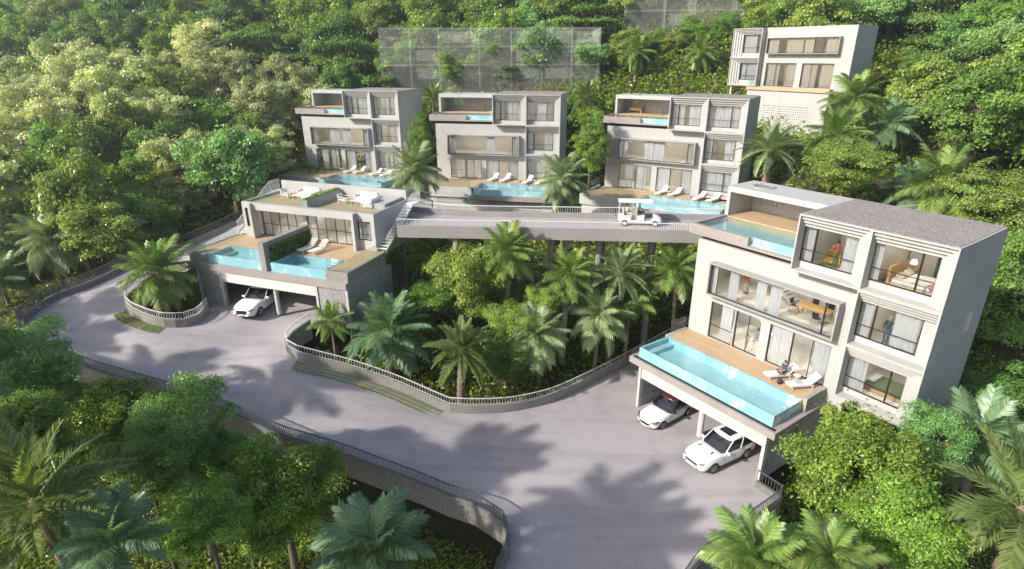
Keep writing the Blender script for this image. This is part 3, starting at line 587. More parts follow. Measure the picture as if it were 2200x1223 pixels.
def upper_terrace(root):
    t = obj('terrace_slab', MB().box(-.64, UB - .01, .63, 4.4, 10.2, 10.3).box(-.64, 3.9, .63, .93, 10.302, 10.9).box(-.64, -.4, .932, 4.4, 10.302, 10.9).box(3.902, UB - .01, .63, 1.08, 10.302, 10.36), M['stone'], root)
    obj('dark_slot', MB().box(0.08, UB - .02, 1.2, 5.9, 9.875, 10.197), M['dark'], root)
    p = obj('plunge_pool', MB().box(-.398, UB - .012, .934, 4.4, 10.302, 10.42).box(3.902, UB - .012, 1.1, 1.2, 10.422, 10.85), M['tile'], root)
    obj('water', MB().quad((-.398, .934, 10.83), (3.9, .934, 10.83), (3.9, 4.4, 10.83), (-.398, 4.4, 10.83)).quad((3.9, 1.1, 10.83), (UB - .012, 1.1, 10.83), (UB - .012, 4.4, 10.83), (3.9, 4.4, 10.83)), M['water'], p)
    obj('water_curtain', MB().box(3.91, UB - .012, 1.082, 1.098, 10.362, 10.86), M['spill'], p)
    obj('terrace_deck', MB().box(-.358, UB - .012, 4.402, 7.248, 10.302, 10.87), M['wood'], root)
    obj('canopy_wall', MB().box(-.62, -.36, 4.42, 7.52, 10.2, 12.6), M['white'], root)
    bw = obj('screen_wall', MB().wall(-.358, 2.15, 10.302, 12.6, 7.3, 7.5, [(.35, 1.95, 11.45, 12.5)]), M['white'], root)
    for k in range(8): obj('slat', MB().box(.4 + k * .2, .48 + k * .2, 7.32, 7.48, 11.452, 12.498), M['slat'], bw)
    obj('stone_wall', MB().box(2.152, UB - .012, 7.25, 7.5, 10.302, 12.6), M['terrace_stone'], root)
    r = obj('canopy_roof', MB().box(-.62, UB - .004, 4.42, 7.52, 12.602, 13.0), M['white'], root)
    ring = MB(); k = 32; n0 = 0; c = (1.15, 6.0)
    for rr, z in ((.78, 13.002), (.78, 13.07), (.66, 13.07), (.66, 13.004)):
        for j in range(k): an = 2*math.pi*j/k; ring.v.append((c[0] + rr*math.cos(an), c[1] + rr*math.sin(an), z))
    for i in range(3):
        for j in range(k): ring.f.append((i*k + j, i*k + (j+1) % k, (i+1)*k + (j+1) % k, (i+1)*k + j))
    obj('skylight', ring, M['trim'], r); obj('skylight_pane', MB().lathe((c[0], c[1], 13.006), [(.65, 0), (.65, .02)], 32), M['rail_glass'], r)
    obj('step', MB().box(5.7, 6.6, 4.6, 5.1, 10.872, 11.02), M['wood'], root); obj('step', MB().box(6.1, 7.0, 5.102, 5.6, 10.872, 11.17), M['wood'], root)
    obj('handrail', MB().tube([(5.2, 4.5, 10.87), (5.2, 4.5, 11.75), (5.25, 4.5, 11.78), (6.9, 4.5, 11.1)], .025, 6), M['black'], root)
def villa(name, label, fr, dz=2.95, front=False, cur='curtain', seed=1):
    rng = random.Random(seed); root = thing(name, label, 'villa', (fr[0], fr[1], fr[2]), R(fr[3]))
    zb = 1.2 if front else 0.6; W_ = 0.25
    def vary(spans, lo, hi):       # curtains drawn differently in each house
        return spans if front else tuple(sorted((max(lo, min(hi, a + rng.uniform(-.35, .35))), max(lo, min(hi, b + rng.uniform(-.35, .35))))) for a, b in spans if rng.random() < .88)
    # ground and first floor front with its openings
    holes = [(1.69, 3.6, dz + .03, 5.72), (3.68, 5.55, dz + .03, 5.72), (6.18, 10.1, dz + .03, 5.72), (1.62, 10.03, 6.44, 8.5)]
    obj('front_wall', MB().wall(0, UM + .05, zb, 9.87, VR, VR + W_, holes), M['white'], root)
    obj('side_wall', MB().wall(VR + W_ + .002, 6.05, zb, 9.87, 0, W_, axis='u'), M['white'], root)
    obj('back_wall', MB().wall(0, UB, zb, 9.868, 6.052, 6.3), M['white'], root); obj('back_wall', MB().wall(UB + .001, UW, zb, 13.148, 6.052, 6.3, [(8, 10.2, 10.5, 12.4), (12, 14, 10.5, 12.4)]), M['white'], root)
    obj('side_wall', MB().wall(.862, 6.05, 3.32, 13.29, UW - W_, UW, [(3.97, 4.75, 7.7, 8.9)] , axis='u'), M['white'], root)
    obj('side_window', MB().box(UW - .14, UW - .12, 3.97, 4.75, 7.7, 8.9), M['glass'], root)
    obj('underside', MB().box(UM + .2, UW - .002, .02, 6.05, 3.14, 3.318), M['white'], root)
    for k, z in enumerate((2.95, 6.28, 9.72)): obj('floor_slab', MB().box(W_ + .002, UM + .05, VR + W_ + .002, 6.048, z - .22, z), M['floor_in'], root)
    for z in (3.5, 6.62, 9.94): obj('floor_slab', MB().box(UM + .21, UW - W_ - .004, .864, 6.046, z - .18 if z > 4 else 3.32, z), M['floor_in'], root)
    obj('floor_slab', MB().box(UB + .14, UM + .2, .864, 6.044, 9.74, 9.94), M['floor_in'], root)
    obj('ceiling', MB().box(W_ + .004, UM + .04, VR + W_ + .004, 6.04, 9.44, 9.498), M['inner'], root); obj('ceiling', MB().box(W_ + .004, UM + .04, VR + W_ + .004, 6.04, 5.9, 5.958), M['inner'], root)
    obj('partition', MB().wall(VR + W_ + .004, 6.04, 2.96, 9.43, UM + .06, UM + .2, axis='u'), M['inner'], root)
    obj('partition', MB().wall(.87, 6.04, 9.95, 13.1, UM + .0, UM + .14, axis='u'), M['inner'], root)
    for z0, z1 in ((2.96, 5.88), (6.29, 9.42)): obj('inner_wall', MB().box(W_ + .01, UM + .05, 5.2, 5.3, z0, z1), M['inner'], root)
    for z0, z1 in ((3.51, 6.42), (6.63, 9.72), (9.95, 13.1)): obj('inner_wall', MB().box(UM + .22, UW - W_ - .01, 5.2, 5.3, z0, z1), M['inner'], root)
    obj('inner_wall', MB().box(UB + .15, UM - .01, 5.2, 5.3, 9.95, 13.1), M['inner'], root)
    # framed box window
    bx = obj('box_frame', MB().wall(1.57, 10.29, 6.35, 8.67, VR - .665, VR - .002, [(1.66, 10.2, 6.43, 8.58)]), M['trim'], root)
    window(root, 1.662, 10.198, 6.432, 8.578, VR - .46, (2.2, 9.5), None, heavy=(9.5,), curtain=((1.75, 2.1), (3.0, 3.7), (5.0, 5.7), (5.95, 6.7)) if front else vary(((1.75, 2.6), (4.6, 5.7), (5.95, 7.2), (9.3, 10.1)), 1.72, 10.15), cm=cur)
    for k in range(5): obj('box_floor', MB().box(1.664 + k*1.706, 1.664 + (k+1)*1.706 - .01, VR - .37, VR + W_ + .3, 6.30, 6.425), M['floor_in'], root)
    # terrace doors
    window(root, 1.692, 3.598, dz + .03, 5.718, VR + .1, (), dz + 1.0, name='window', curtain=((2.4, 3.3),), cm=cur)
    window(root, 3.682, 5.548, dz + .03, 5.718, VR + .1, (4.62,), None, name='sliding_door', curtain=() if front else ((3.75, 4.9),), cm=cur)
    window(root, 6.182, 10.098, dz + .03, 5.718, VR + .1, (7.7, 8.95), None, name='sliding_door', heavy=(7.7,), curtain=((6.25, 7.6), (9.0, 10.0)), cm=cur)
    # bays
    c2 = ((7.4, 7.9), (9.6, 10.3)) if front else vary(((7.4, 8.6), (8.9, 10.3)), 7.35, 10.35); full = vary(((11.3, 12.5), (12.6, 14.15)), 11.25, 14.2)
    bay(root, UB, UM - .002, 9.9, 13.3, 10.38, 12.52, 7.28, 10.41, (8.05,), (8.05,), 11.12, c2)
    bay(root, UM, UW - .002, 9.902, 13.3, 10.38, 12.52, 11.17, 14.3, (13.46,), (13.46,), 11.12, ((11.25, 11.6),) if front else full)
    bay(root, UM, UW - .002, 6.6, 9.9, 7.04, 9.18, 11.17, 14.28, (11.98,), (11.98,), 7.75, ((11.3, 11.8), (12.9, 14.1)) if front else ((11.3, 12.0), (13.2, 14.1)), cur)
    bay(root, UM, UW - .002, 3.3, 6.598, 3.72, 5.83, 11.17, 14.25, (13.46,), (13.46,), 4.45, ((11.4, 12.2),) if front else full)
    # roof over the right half
    rf = obj('roof', MB().box(UB + .002, UW - W_ - .002, .862, 6.3, 13.15, 13.296), M['white'], root)
    obj('gravel', MB().box(UB + .12, UW - .1, .12, 6.18, 13.302, 13.325), M['gravel'], rf)
    obj('side_wall', MB().wall(.862, 6.05, 9.942, 13.148, UB + .002, UB + .13, axis='u'), M['white'], root)
    obj('terrace_floor', MB().box(W_, UB + .1, VR + W_, 6.05, 9.722, 9.868), M['white'], root)
    upper_terrace(root)
    if front: front_base(root, dz)
    else: row_base(root, dz)
    return root
def front_base(root, dz):
    zg = -1.5
    obj('deck', MB().box(-.02, 10.35, -1.3, VR - .004, dz - .3, dz), M['wood'], root)
    obj('deck_edge', MB().box(-.22, -.022, -1.3, VR, dz - .3, dz + .02), M['white'], root)
    pool(root, .03, 10.1, -4.2, -1.302, dz, .75, sides='frl')
    obj('carport_slab', MB().box(-.47, 10.56, -4.62, 1.1, 1.75, 2.2), M['stone'], root)
    obj('pool_channel', MB().box(-.3, 10.4, -4.45, -4.22, 2.202, 2.212), M['dark'], root)
    ln = obj('lintel', MB().box(.42, 10.02, -4.42, -4.28, .86, 1.748), M['plinth'], root)
    for k in range(9): obj('lintel_slat', MB().box(.56, 9.9, -4.44, -4.422, .9 + k*.09, .95 + k*.09), M['plinth'], ln)
    obj('post', MB().box(.36, .56, -4.5, -4.2, zg, 1.746), M['plinth'], root); obj('post', MB().box(9.88, 10.08, -4.5, -4.2, zg, 1.746), M['plinth'], root)
    obj('column', MB().lathe((5.28, -3.75, zg), [(.2, 0), (.2, 3.24)], 20), M['plinth'], root, smooth=False)
    w = None
    for k in range(3):
        for j in range(2): obj('wall_panel', MB().box(.38, .56, -4.19 + k*1.75, -4.19 + k*1.75 + 1.735, zg + j*1.63, zg + j*1.63 + 1.615), M['board'], root)
    for k in range(3):
        for j in range(2): obj('wall_panel', MB().box(9.9, 10.06, -4.19 + k*1.75, -4.19 + k*1.75 + 1.735, zg + j*1.63, zg + j*1.63 + 1.615), M['board'], root)
    obj('carport_back', MB().box(.57, 9.89, .92, 1.08, zg, 1.745), M['board'], root)
    obj('terrace_wall', MB().box(10.12, 10.36, -1.29, .9, zg, dz + .14), M['board'], root)
    for u, v in ((14.9, .3), (14.9, 5.7), (11.5, .4), (11.5, 5.7)):
        obj('stilt', MB().box(u - .12, u + .12, v - .12, v + .12, -6, 3.14), M['plinth'], root)
    obj('retaining_wall', MB().box(10.4, 11.2, 1.12, 1.4, -3, 3.1), M['concrete'], root)
    g = thing('glass_balustrade', 'small glass screen at the left end of the near villa deck', 'balustrade', root.location, root.rotation_euler.z)
    glass_rail(g, [(-.12, -.9), (-.12, VR - .1)], dz + .022, 1.0)
def breeze(par, u0, u1, z0, z1, v, cell=.3):
    """perforated block screen: solid ribs round square holes"""
    hs = []; n = int((u1 - u0) / cell); m = int((z1 - z0) / cell); cu = (u1 - u0) / n; cz = (z1 - z0) / m
    for i in range(n):
        for j in range(m): hs.append((u0 + (i + .28) * cu, u0 + (i + .72) * cu, z0 + (j + .28) * cz, z0 + (j + .72) * cz))
    mb = MB(); us = sorted(set([u0, u1] + [x for h in hs for x in h[:2]])); zs = sorted(set([z0, z1] + [x for h in hs for x in h[2:]]))
    for i in range(len(us) - 1):
        for j in range(len(zs) - 1):
            a, b, c, d = us[i], us[i+1], zs[j], zs[j+1]; hole = (i % 2 == 1 and j % 2 == 1)
            if not hole: mb.quad((a, v, c), (b, v, c), (b, v, d), (a, v, d))
            else:
                w = v + .14; mb.quad((a, v, c), (a, v, d), (a, w, d), (a, w, c)); mb.quad((b, v, c), (b, w, c), (b, w, d), (b, v, d)); mb.quad((a, v, c), (a, w, c), (b, w, c), (b, v, c)); mb.quad((a, v, d), (b, v, d), (b, w, d), (a, w, d))
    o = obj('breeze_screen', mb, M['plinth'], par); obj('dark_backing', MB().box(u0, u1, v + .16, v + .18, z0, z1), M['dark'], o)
def row_base(root, dz):
    zg = -4.0
    obj('deck', MB().box(.0, 10.35, -1.2, VR - .004, dz - .25, dz).box(10.352, 14.9, -1.2, -.004, dz - .25, dz), M['wood'], root)
    pool(root, 6.05, 14.7, -4.85, -1.202, dz, .62, sides='frl')
    obj('pool_slab', MB().box(5.75, 15.0, -5.15, -.9, dz - 1.15, dz - .622), M['stone'], root)
    obj('deck', MB().box(-.5, 5.9, -4.2, -1.202, dz - .25, dz - .004), M['wood'], root)
    obj('parapet', MB().box(-.7, 5.72, -4.45, -4.202, dz - 1.1, dz + .06).box(-.7, -.502, -4.2, VR, dz - 1.1, dz + .06), M['plinth'], root)
    obj('base_wall', MB().wall(-.5, 15.0, zg, dz - 1.152, -4.25, -4.0, [(1.6, 5.2, .2, 1.7), (7.4, 13.8, .2, 1.7)] if dz < 3.2 else [(1.5, 5.2, .3, 2.1), (7.4, 13.8, .3, 2.1)]), M['plinth'], root)
    z1 = 1.7 if dz < 3.2 else 2.1; z0 = z1 - 1.5 if dz < 3.2 else .3
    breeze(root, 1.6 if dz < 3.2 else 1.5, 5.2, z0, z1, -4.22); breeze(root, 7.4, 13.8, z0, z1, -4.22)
    obj('base_wall', MB().box(-.5, -.3, -3.998, 6.0, zg, dz - .252).box(14.8, 15.0, -3.998, -.002, zg, dz - 1.152).box(-.5, 11, 6.302, 6.5, zg, 1.5), M['plinth'], root)
    g = thing('glass_balustrade', 'clear glass balustrade round the left terrace of the %s' % root['spot'] if 'spot' in root else 'clear glass terrace balustrade', 'balustrade', root.location, root.rotation_euler.z, 'terrace balustrades')
    glass_rail(g, [(-.6, VR - .05), (-.6, -4.32), (5.6, -4.32)], dz + .062, .95); root['bal'] = g.name
    for u in (11.6, 14.7): obj('stilt', MB().box(u - .12, u + .12, 5.6, 5.84, zg, 3.14), M['plinth'], root)
FR_A = (12.24, 38.004, 0, -54.841)
FR_1 = (-28.2, 79.0, 4.27, -18.4); FR_2 = (-9.27, 70.6, 4.2, -11.8); FR_3 = (10.52, 67.45, 4.235, -31.4)
villa('villa', 'large white villa in the right foreground with carport and long terrace pool', FR_A, front=True, seed=1)
for nm, fr, dz, spot in (('villa', FR_1, 2.95, 'left villa of the row'), ('villa', FR_2, 3.42, 'middle villa of the row'), ('villa', FR_3, 2.95, 'right villa of the row')):
    r_ = villa(nm, 'three-storey white villa with pool terrace behind the bridge, ' + spot, fr, dz, seed=int(abs(fr[0]) * 7))
    g_ = bpy.data.objects[r_['bal']]; g_['label'] = 'clear glass balustrade round the left terrace of the ' + spot; del r_['bal']; r_['group'] = 'villas in a row behind the bridge'
# ---------------------------------------------------------------- upper villa (mirrored)
def upper_villa():
    fr = (28.124, 79.771, 17.87, -52.83); root = thing('villa', 'two-storey white villa on a tall base, highest on the hill at the right', 'villa', fr[:3], R(fr[3]))
    W5, m5, top = 14.63, 3.98, 6.7
    hol = [(4.54, 8.4, .03, 2.72), (9.1, 12.82, .03, 2.72), (4.62, 13.17, 3.8, 5.5)]
    obj('front_wall', MB().wall(m5 - .05, W5, -.3, top, .9, 1.15, hol), M['white'], root)
    obj('side_wall', MB().wall(1.152, 5.6, -.3, top, W5 - .25, W5, axis='u'), M['white'], root); obj('side_wall', MB().wall(.862, 5.6, -.02, top - .1, 0, .25, axis='u'), M['white'], root)
    obj('back_wall', MB().wall(0, W5, -.3, top, 5.602, 5.82), M['white'], root)
    obj('roof', MB().box(.02, W5 - .252, 1.152, 5.6, top - .25, top - .08), M['white'], root)
    for z in (0, 3.34): obj('floor_slab', MB().box(.252, W5 - .254, 1.154, 5.598, z - .2, z), M['floor_in'], root)
    for z0, z1 in ((.01, 3.1), (3.36, 6.4)): obj('inner_wall', MB().box(.26, W5 - .26, 3.2, 3.3, z0, z1), M['inner'], root)
    obj('partition', MB().wall(.9, 3.19, 0.02, 6.4, m5 - .06, m5 + .08, axis='u'), M['inner'], root)
    bay(root, 0, m5, 3.34, top, 3.86, 5.97, 1.15, 3.66, (3.05,), (3.05,), 4.5, ((1.25, 3.0),), flip=True, steps=5)
    bay(root, 0, m5, 0, 3.338, .66, 2.68, 1.15, 3.6, (1.95,), (), 1.2, ((1.25, 3.4),), flip=True, steps=5)
    obj('box_frame', MB().wall(4.55, 13.23, 3.73, 5.58, .24, .898, [(4.64, 13.14, 3.81, 5.5)]), M['trim'], root)
    window(root, 4.642, 13.138, 3.812, 5.498, .42, (10.4, 11.5), None, heavy=(10.4,), curtain=((4.75, 6.0), (7.0, 9.0), (9.2, 10.3), (11.7, 12.9)), cm='curtain_warm')
    window(root, 4.542, 8.398, .032, 2.718, 1.0, (5.8, 7.1), None, name='sliding_door', curtain=((4.7, 6.2), (6.9, 8.3)), cm='curtain_warm')
    window(root, 9.102, 12.818, .032, 2.718, 1.0, (10.2, 11.1), None, name='sliding_door', curtain=((9.2, 10.8), (11.3, 12.7)), cm='curtain_warm')
    obj('balcony_edge', MB().box(2.7, 13.2, .1, .896, -.42, -.02), M['wood'], root)
    obj('base_wall', MB().wall(2.8, 13.1, -7.5, -.44, .3, .55, [(5.3, 6.95, -4.3, -2.1), (7.25, 11.05, -4.3, -2.1)]), M['white'], root)
    breeze(root, 5.3, 6.95, -4.3, -2.1, .32, .27); breeze(root, 7.25, 11.05, -4.3, -2.1, .32, .27)
    obj('base_wall', MB().box(12.85, 13.1, .552, 5.5, -7.5, -.44).box(2.8, 3.05, .552, 5.5, -7.5, -.44), M['white'], root)
    obj('stilt', MB().box(.3, .5, .3, .5, -5, -.004), M['plinth'], root)
    obj('balcony_rail', MB().box(2.72, 4.5, .12, .14, -.0, .95), M['rail_glass'], root)
upper_villa()
# ---------------------------------------------------------------- semi-detached pool house at the left
def duplex():
    root = thing('pool_house', 'low white pair of pool houses over a double garage, left of the bridge', 'house', (-24.448, 42.408, 0), R(-20.19))
    zg, zs, zd = 3.5, 6.4, 7.45
    # garage level
    obj('garage_wall', MB().wall(0, 13.75, zg, zs, 0.02, .25, [(2.3, 11.0, zg - .01, 5.72)]), M['board'], root)
    for u0, u1 in ((.2, 2.2), (11.1, 12.4), (12.42, 13.6)):
        for z0, z1 in ((zg, 4.9), (4.92, 6.38)): obj('wall_panel', MB().box(u0, u1, -.02, .018, z0, z1), M['board'], root)
    obj('garage_wall', MB().wall(.252, 5.8, zg - 3.5, zs, 13.5, 13.75, axis='u'), M['board'], root); obj('garage_wall', MB().wall(.252, 5.8, zg - 3, zs, 0, .25, axis='u'), M['board'], root); obj('garage_wall', MB().box(.252, 13.49, 5.5, 5.7, zg - 2, zs), M['board'], root)
    obj('post', MB().box(-.16, -.002, -.08, .2, zg - 1.6, zs), M['plinth'], root); obj('post', MB().box(2.1, 2.28, -.1, .15, zg, zs), M['plinth'], root); obj('post', MB().box(11.02, 11.2, -.1, .15, zg, zs), M['plinth'], root); obj('post', MB().box(13.6, 13.78, -.1, .1, zg - 1, zs), M['plinth'], root)
    sl = obj('shutter_box', MB().box(2.3, 11.0, -.04, .0, 5.6, 6.38), M['slat'], root)
    for k in range(8): obj('shutter_slat', MB().box(2.31, 10.99, -.065, -.042, 5.62 + k*.095, 5.68 + k*.095), M['slat'], sl)
    obj('column', MB().lathe((7.0, .35, zg - .1), [(.17, 0), (.17, 2.98)], 18), M['plinth'], root)
    # slab, pools, deck
    obj('pool_slab', MB().box(-.85, 13.72, -.12, 5.2, zs + .002, 6.89), M['stone'], root)
    obj('pool_rim', MB().box(-.85, 1.08, .2, .5, 6.892, 7.6).box(-.85, -.6, .502, 5.2, 6.892, 7.6), M['concrete'], root); obj('pool_rim', MB().box(11.86, 13.72, .2, .5, 6.892, 7.6).box(13.5, 13.72, .502, 5.2, 6.892, 7.6), M['concrete'], root)
    pool(root, 1.1, 6.2, .24, 2.5, 7.6, .71, sides='f'); pool(root, 7.05, 11.84, .24, 2.5, 7.6, .71, sides='f')
    obj('deck', MB().box(-.598, 6.27, 2.502, 5.9, 7.2, 7.56).box(6.75, 13.498, 2.502, 5.9, 7.2, 7.56).box(-.598, 1.08, .502, 2.5, 7.2, 7.56).box(11.86, 13.498, .502, 2.5, 7.2, 7.56), M['wood'], root)
    obj('divider_wall', MB().box(6.28, 6.74, .1, 5.3, 6.892, 9.09), M['concrete'], root)
    hedge(root, 'hedge', 6.75, 7.0, .6, 5.2, 7.57, 8.75)
    # living block
    z0, z1 = 7.0, 10.5
    obj('front_wall', MB().wall(.2, 1.55, z0, z1, 5.23, 5.45, [(.45, 1.05, 8.4, 10.0)]).wall(11.2, 12.92, z0, z1, 5.23, 5.45, [(11.42, 12.57, 8.34, 9.85)]), M['white'], root)
    window(root, .46, 1.04, 8.41, 9.99, 5.27, (), 8.8, curtain=((.5, 1.0),)); window(root, 11.43, 12.56, 8.35, 9.84, 5.27, (), 8.8, curtain=((11.5, 12.4),))
    obj('front_fascia', MB().box(1.552, 11.198, 5.0, 5.45, 9.95, z1), M['white'], root)
    obj('fin', MB().box(1.3, 1.55, 4.7, 5.228, 7.562, z1), M['white'], root); obj('fin', MB().box(11.2, 11.42, 4.7, 5.228, 7.562, z1), M['white'], root)
    obj('recess_wall', MB().wall(1.3, 11.5, 7.3, 9.948, 6.0, 6.2, [(1.4, 5.7, 7.5, 9.7), (6.0, 10.5, 7.5, 9.7)]), M['white'], root)
    obj('deck', MB().box(1.552, 11.198, 5.902, 6.0, 7.2, 7.5), M['wood'], root)
    for a, b in ((1.4, 5.7), (6.0, 10.5)):
        ms = tuple(a + (b - a) * i / 5 for i in range(1, 5)); window(root, a + .002, b - .002, 7.502, 9.698, 6.05, ms, 8.55, name='glazed_doors', curtain=((a + .1, a + .7), (b - .7, b - .1)))
    obj('side_wall', MB().wall(5.452, 10.2, z0, z1, 12.7, 12.92, axis='u'), M['white'], root); obj('side_wall', MB().wall(5.452, 10.2, z0, z1, .2, .42, axis='u'), M['white'], root)
    obj('back_wall', MB().box(.2, 12.92, 10.202, 10.4, z0, 11.3), M['white'], root)
    obj('floor_slab', MB().box(.422, 12.698, 6.202, 10.2, 7.0, 7.5), M['floor_in'], root)
    obj('inner_wall', MB().box(.43, 12.69, 9.2, 9.3, 7.52, 9.9), M['inner'], root); obj('inner_wall', MB().box(5.75, 5.95, 6.21, 9.19, 7.52, 9.9), M['inner'], root)
    for u in (2.2, 3.6, 5.0, 6.8, 8.3, 9.8): obj('ceiling_light', MB().box(u - .3, u + .3, 7.4, 7.9, 9.88, 9.905), M['downlight'], root)
    rf = obj('roof', MB().box(.422, 12.698, 5.452, 10.2, 9.91, 10.2), M['white'], root)
    obj('roof_deck', MB().box(.5, 12.6, 5.5, 10.1, 10.202, 10.32), M['wood'], rf)
    obj('planter', MB().box(6.1, 6.6, 5.6, 10.1, 10.322, 11.0), M['white'], root); hedge(root, 'planter_grass', 6.15, 6.55, 5.65, 10.05, 11.0, 11.12)
    obj('terrace_step', MB().box(11.2, 12.6, 7.4, 10.1, 10.322, 10.75), M['white'], root)
    obj('stilt', MB().lathe((12.7, 9.6, -2), [(.13, 0), (.13, 9)], 12), M['concrete'], root); obj('stilt', MB().lathe((13.3, 5.6, -2), [(.11, 0), (.11, 8.4)], 12), M['concrete'], root)
    # outside stairs with white slatted balustrades, one on each side
    for s, u0, u1 in ((1, 12.95, 13.85), (-1, -.75, .15)):
        st = obj('staircase', MB().box(u0, u1, 9.7, 11.0, 10.2, 10.32), M['rail'], root)
        n = 15
        for k in range(n): obj('tread', MB().box(u0 + .05, u1 - .05, 5.3 + k * .295, 5.3 + k * .295 + .3, 7.75 + k * .168, 7.79 + k * .168), M['rail'], st)
        for u in (u0, u1 - .04):
            mb = MB(); mb.v = [(u, 5.2, 7.6), (u, 9.7, 10.16), (u, 9.7, 10.36), (u, 5.2, 7.8), (u + .04, 5.2, 7.6), (u + .04, 9.7, 10.16), (u + .04, 9.7, 10.36), (u + .04, 5.2, 7.8)]; mb.f = [(0,1,2,3),(7,6,5,4),(0,4,5,1),(3,2,6,7),(0,3,7,4),(1,5,6,2)]
            obj('stringer', mb, M['rail'], st)
        u = u1 - .03 if s > 0 else u0 + .03; rl = MB()
        for k in range(30): y = 5.3 + k * .15; z = 7.7 + (y - 5.2) * .569; rl.box(u - .01, u + .01, y - .01, y + .01, z, z + .95)
        for k in range(9): y = 9.75 + k * .15; rl.box(u - .01, u + .01, y - .01, y + .01, 10.32, 11.25)
        rl.tube([(u, 5.25, 8.65), (u, 9.7, 11.2), (u, 11.0, 11.25)], .025, 6)
        obj('stair_railing', rl, M['rail'], st)
    g = thing('glass_balustrade', 'glass balustrade along the front edge of the pool house roof terrace', 'balustrade', root.location, root.rotation_euler.z)
    glass_rail(g, [(.3, 9.9), (.3, 5.34), (12.8, 5.34), (12.8, 7.2)], 10.502, .75)
    g = thing('glass_balustrade', 'glass balustrade on the left pool deck of the pool house', 'balustrade', root.location, root.rotation_euler.z); glass_rail(g, [(1.0, .3), (-.72, .3), (-.72, 5.0)], 7.602, .9)
    g = thing('glass_balustrade', 'glass balustrade at the right pool deck corner of the pool house', 'balustrade', root.location, root.rotation_euler.z); glass_rail(g, [(11.95, .3), (13.6, .3), (13.6, 5.0)], 7.602, .9)
    return root
def leaf_quads(C, Nrm, size, rng, aspect=0.55):
    """rhombic leaves at C facing Nrm"""
    n = len(C); a = rng.normal(size=(n, 3)); Nn = Nrm / (np.linalg.norm(Nrm, axis=1, keepdims=True) + 1e-9)
    t = np.cross(a, Nn); t /= (np.linalg.norm(t, axis=1, keepdims=True) + 1e-9); b = np.cross(Nn, t); s = np.asarray(size).reshape(-1, 1)
    V = np.stack([C - t*s, C - b*s*aspect + Nn*s*.18, C + t*s, C + b*s*aspect + Nn*s*.18], 1).reshape(-1, 3)
    return V, np.arange(n * 4).reshape(-1, 4)
def hedge(par, name, u0, u1, v0, v1, z0, z1):
    rng = np.random.default_rng(5); vol = (u1-u0)*(v1-v0)*(z1-z0); n = int(900 + 1600 * vol)
    C = rng.uniform((u0, v0, z0), (u1, v1, z1), (n, 3)); C[:, 0] += rng.normal(0, .03, n); Nr = rng.normal(size=(n, 3)) + np.array([.5, -.3, .5])
    V, F = leaf_quads(C, Nr, rng.uniform(.05, .1, n), rng)
    o = link(name, mesh_np(name, V, F, M['leaf_dark'] if name == 'hedge' else M['leaf_mid'], rng.uniform(0, 1, n)), par); tag(o, kind='stuff')
duplex()
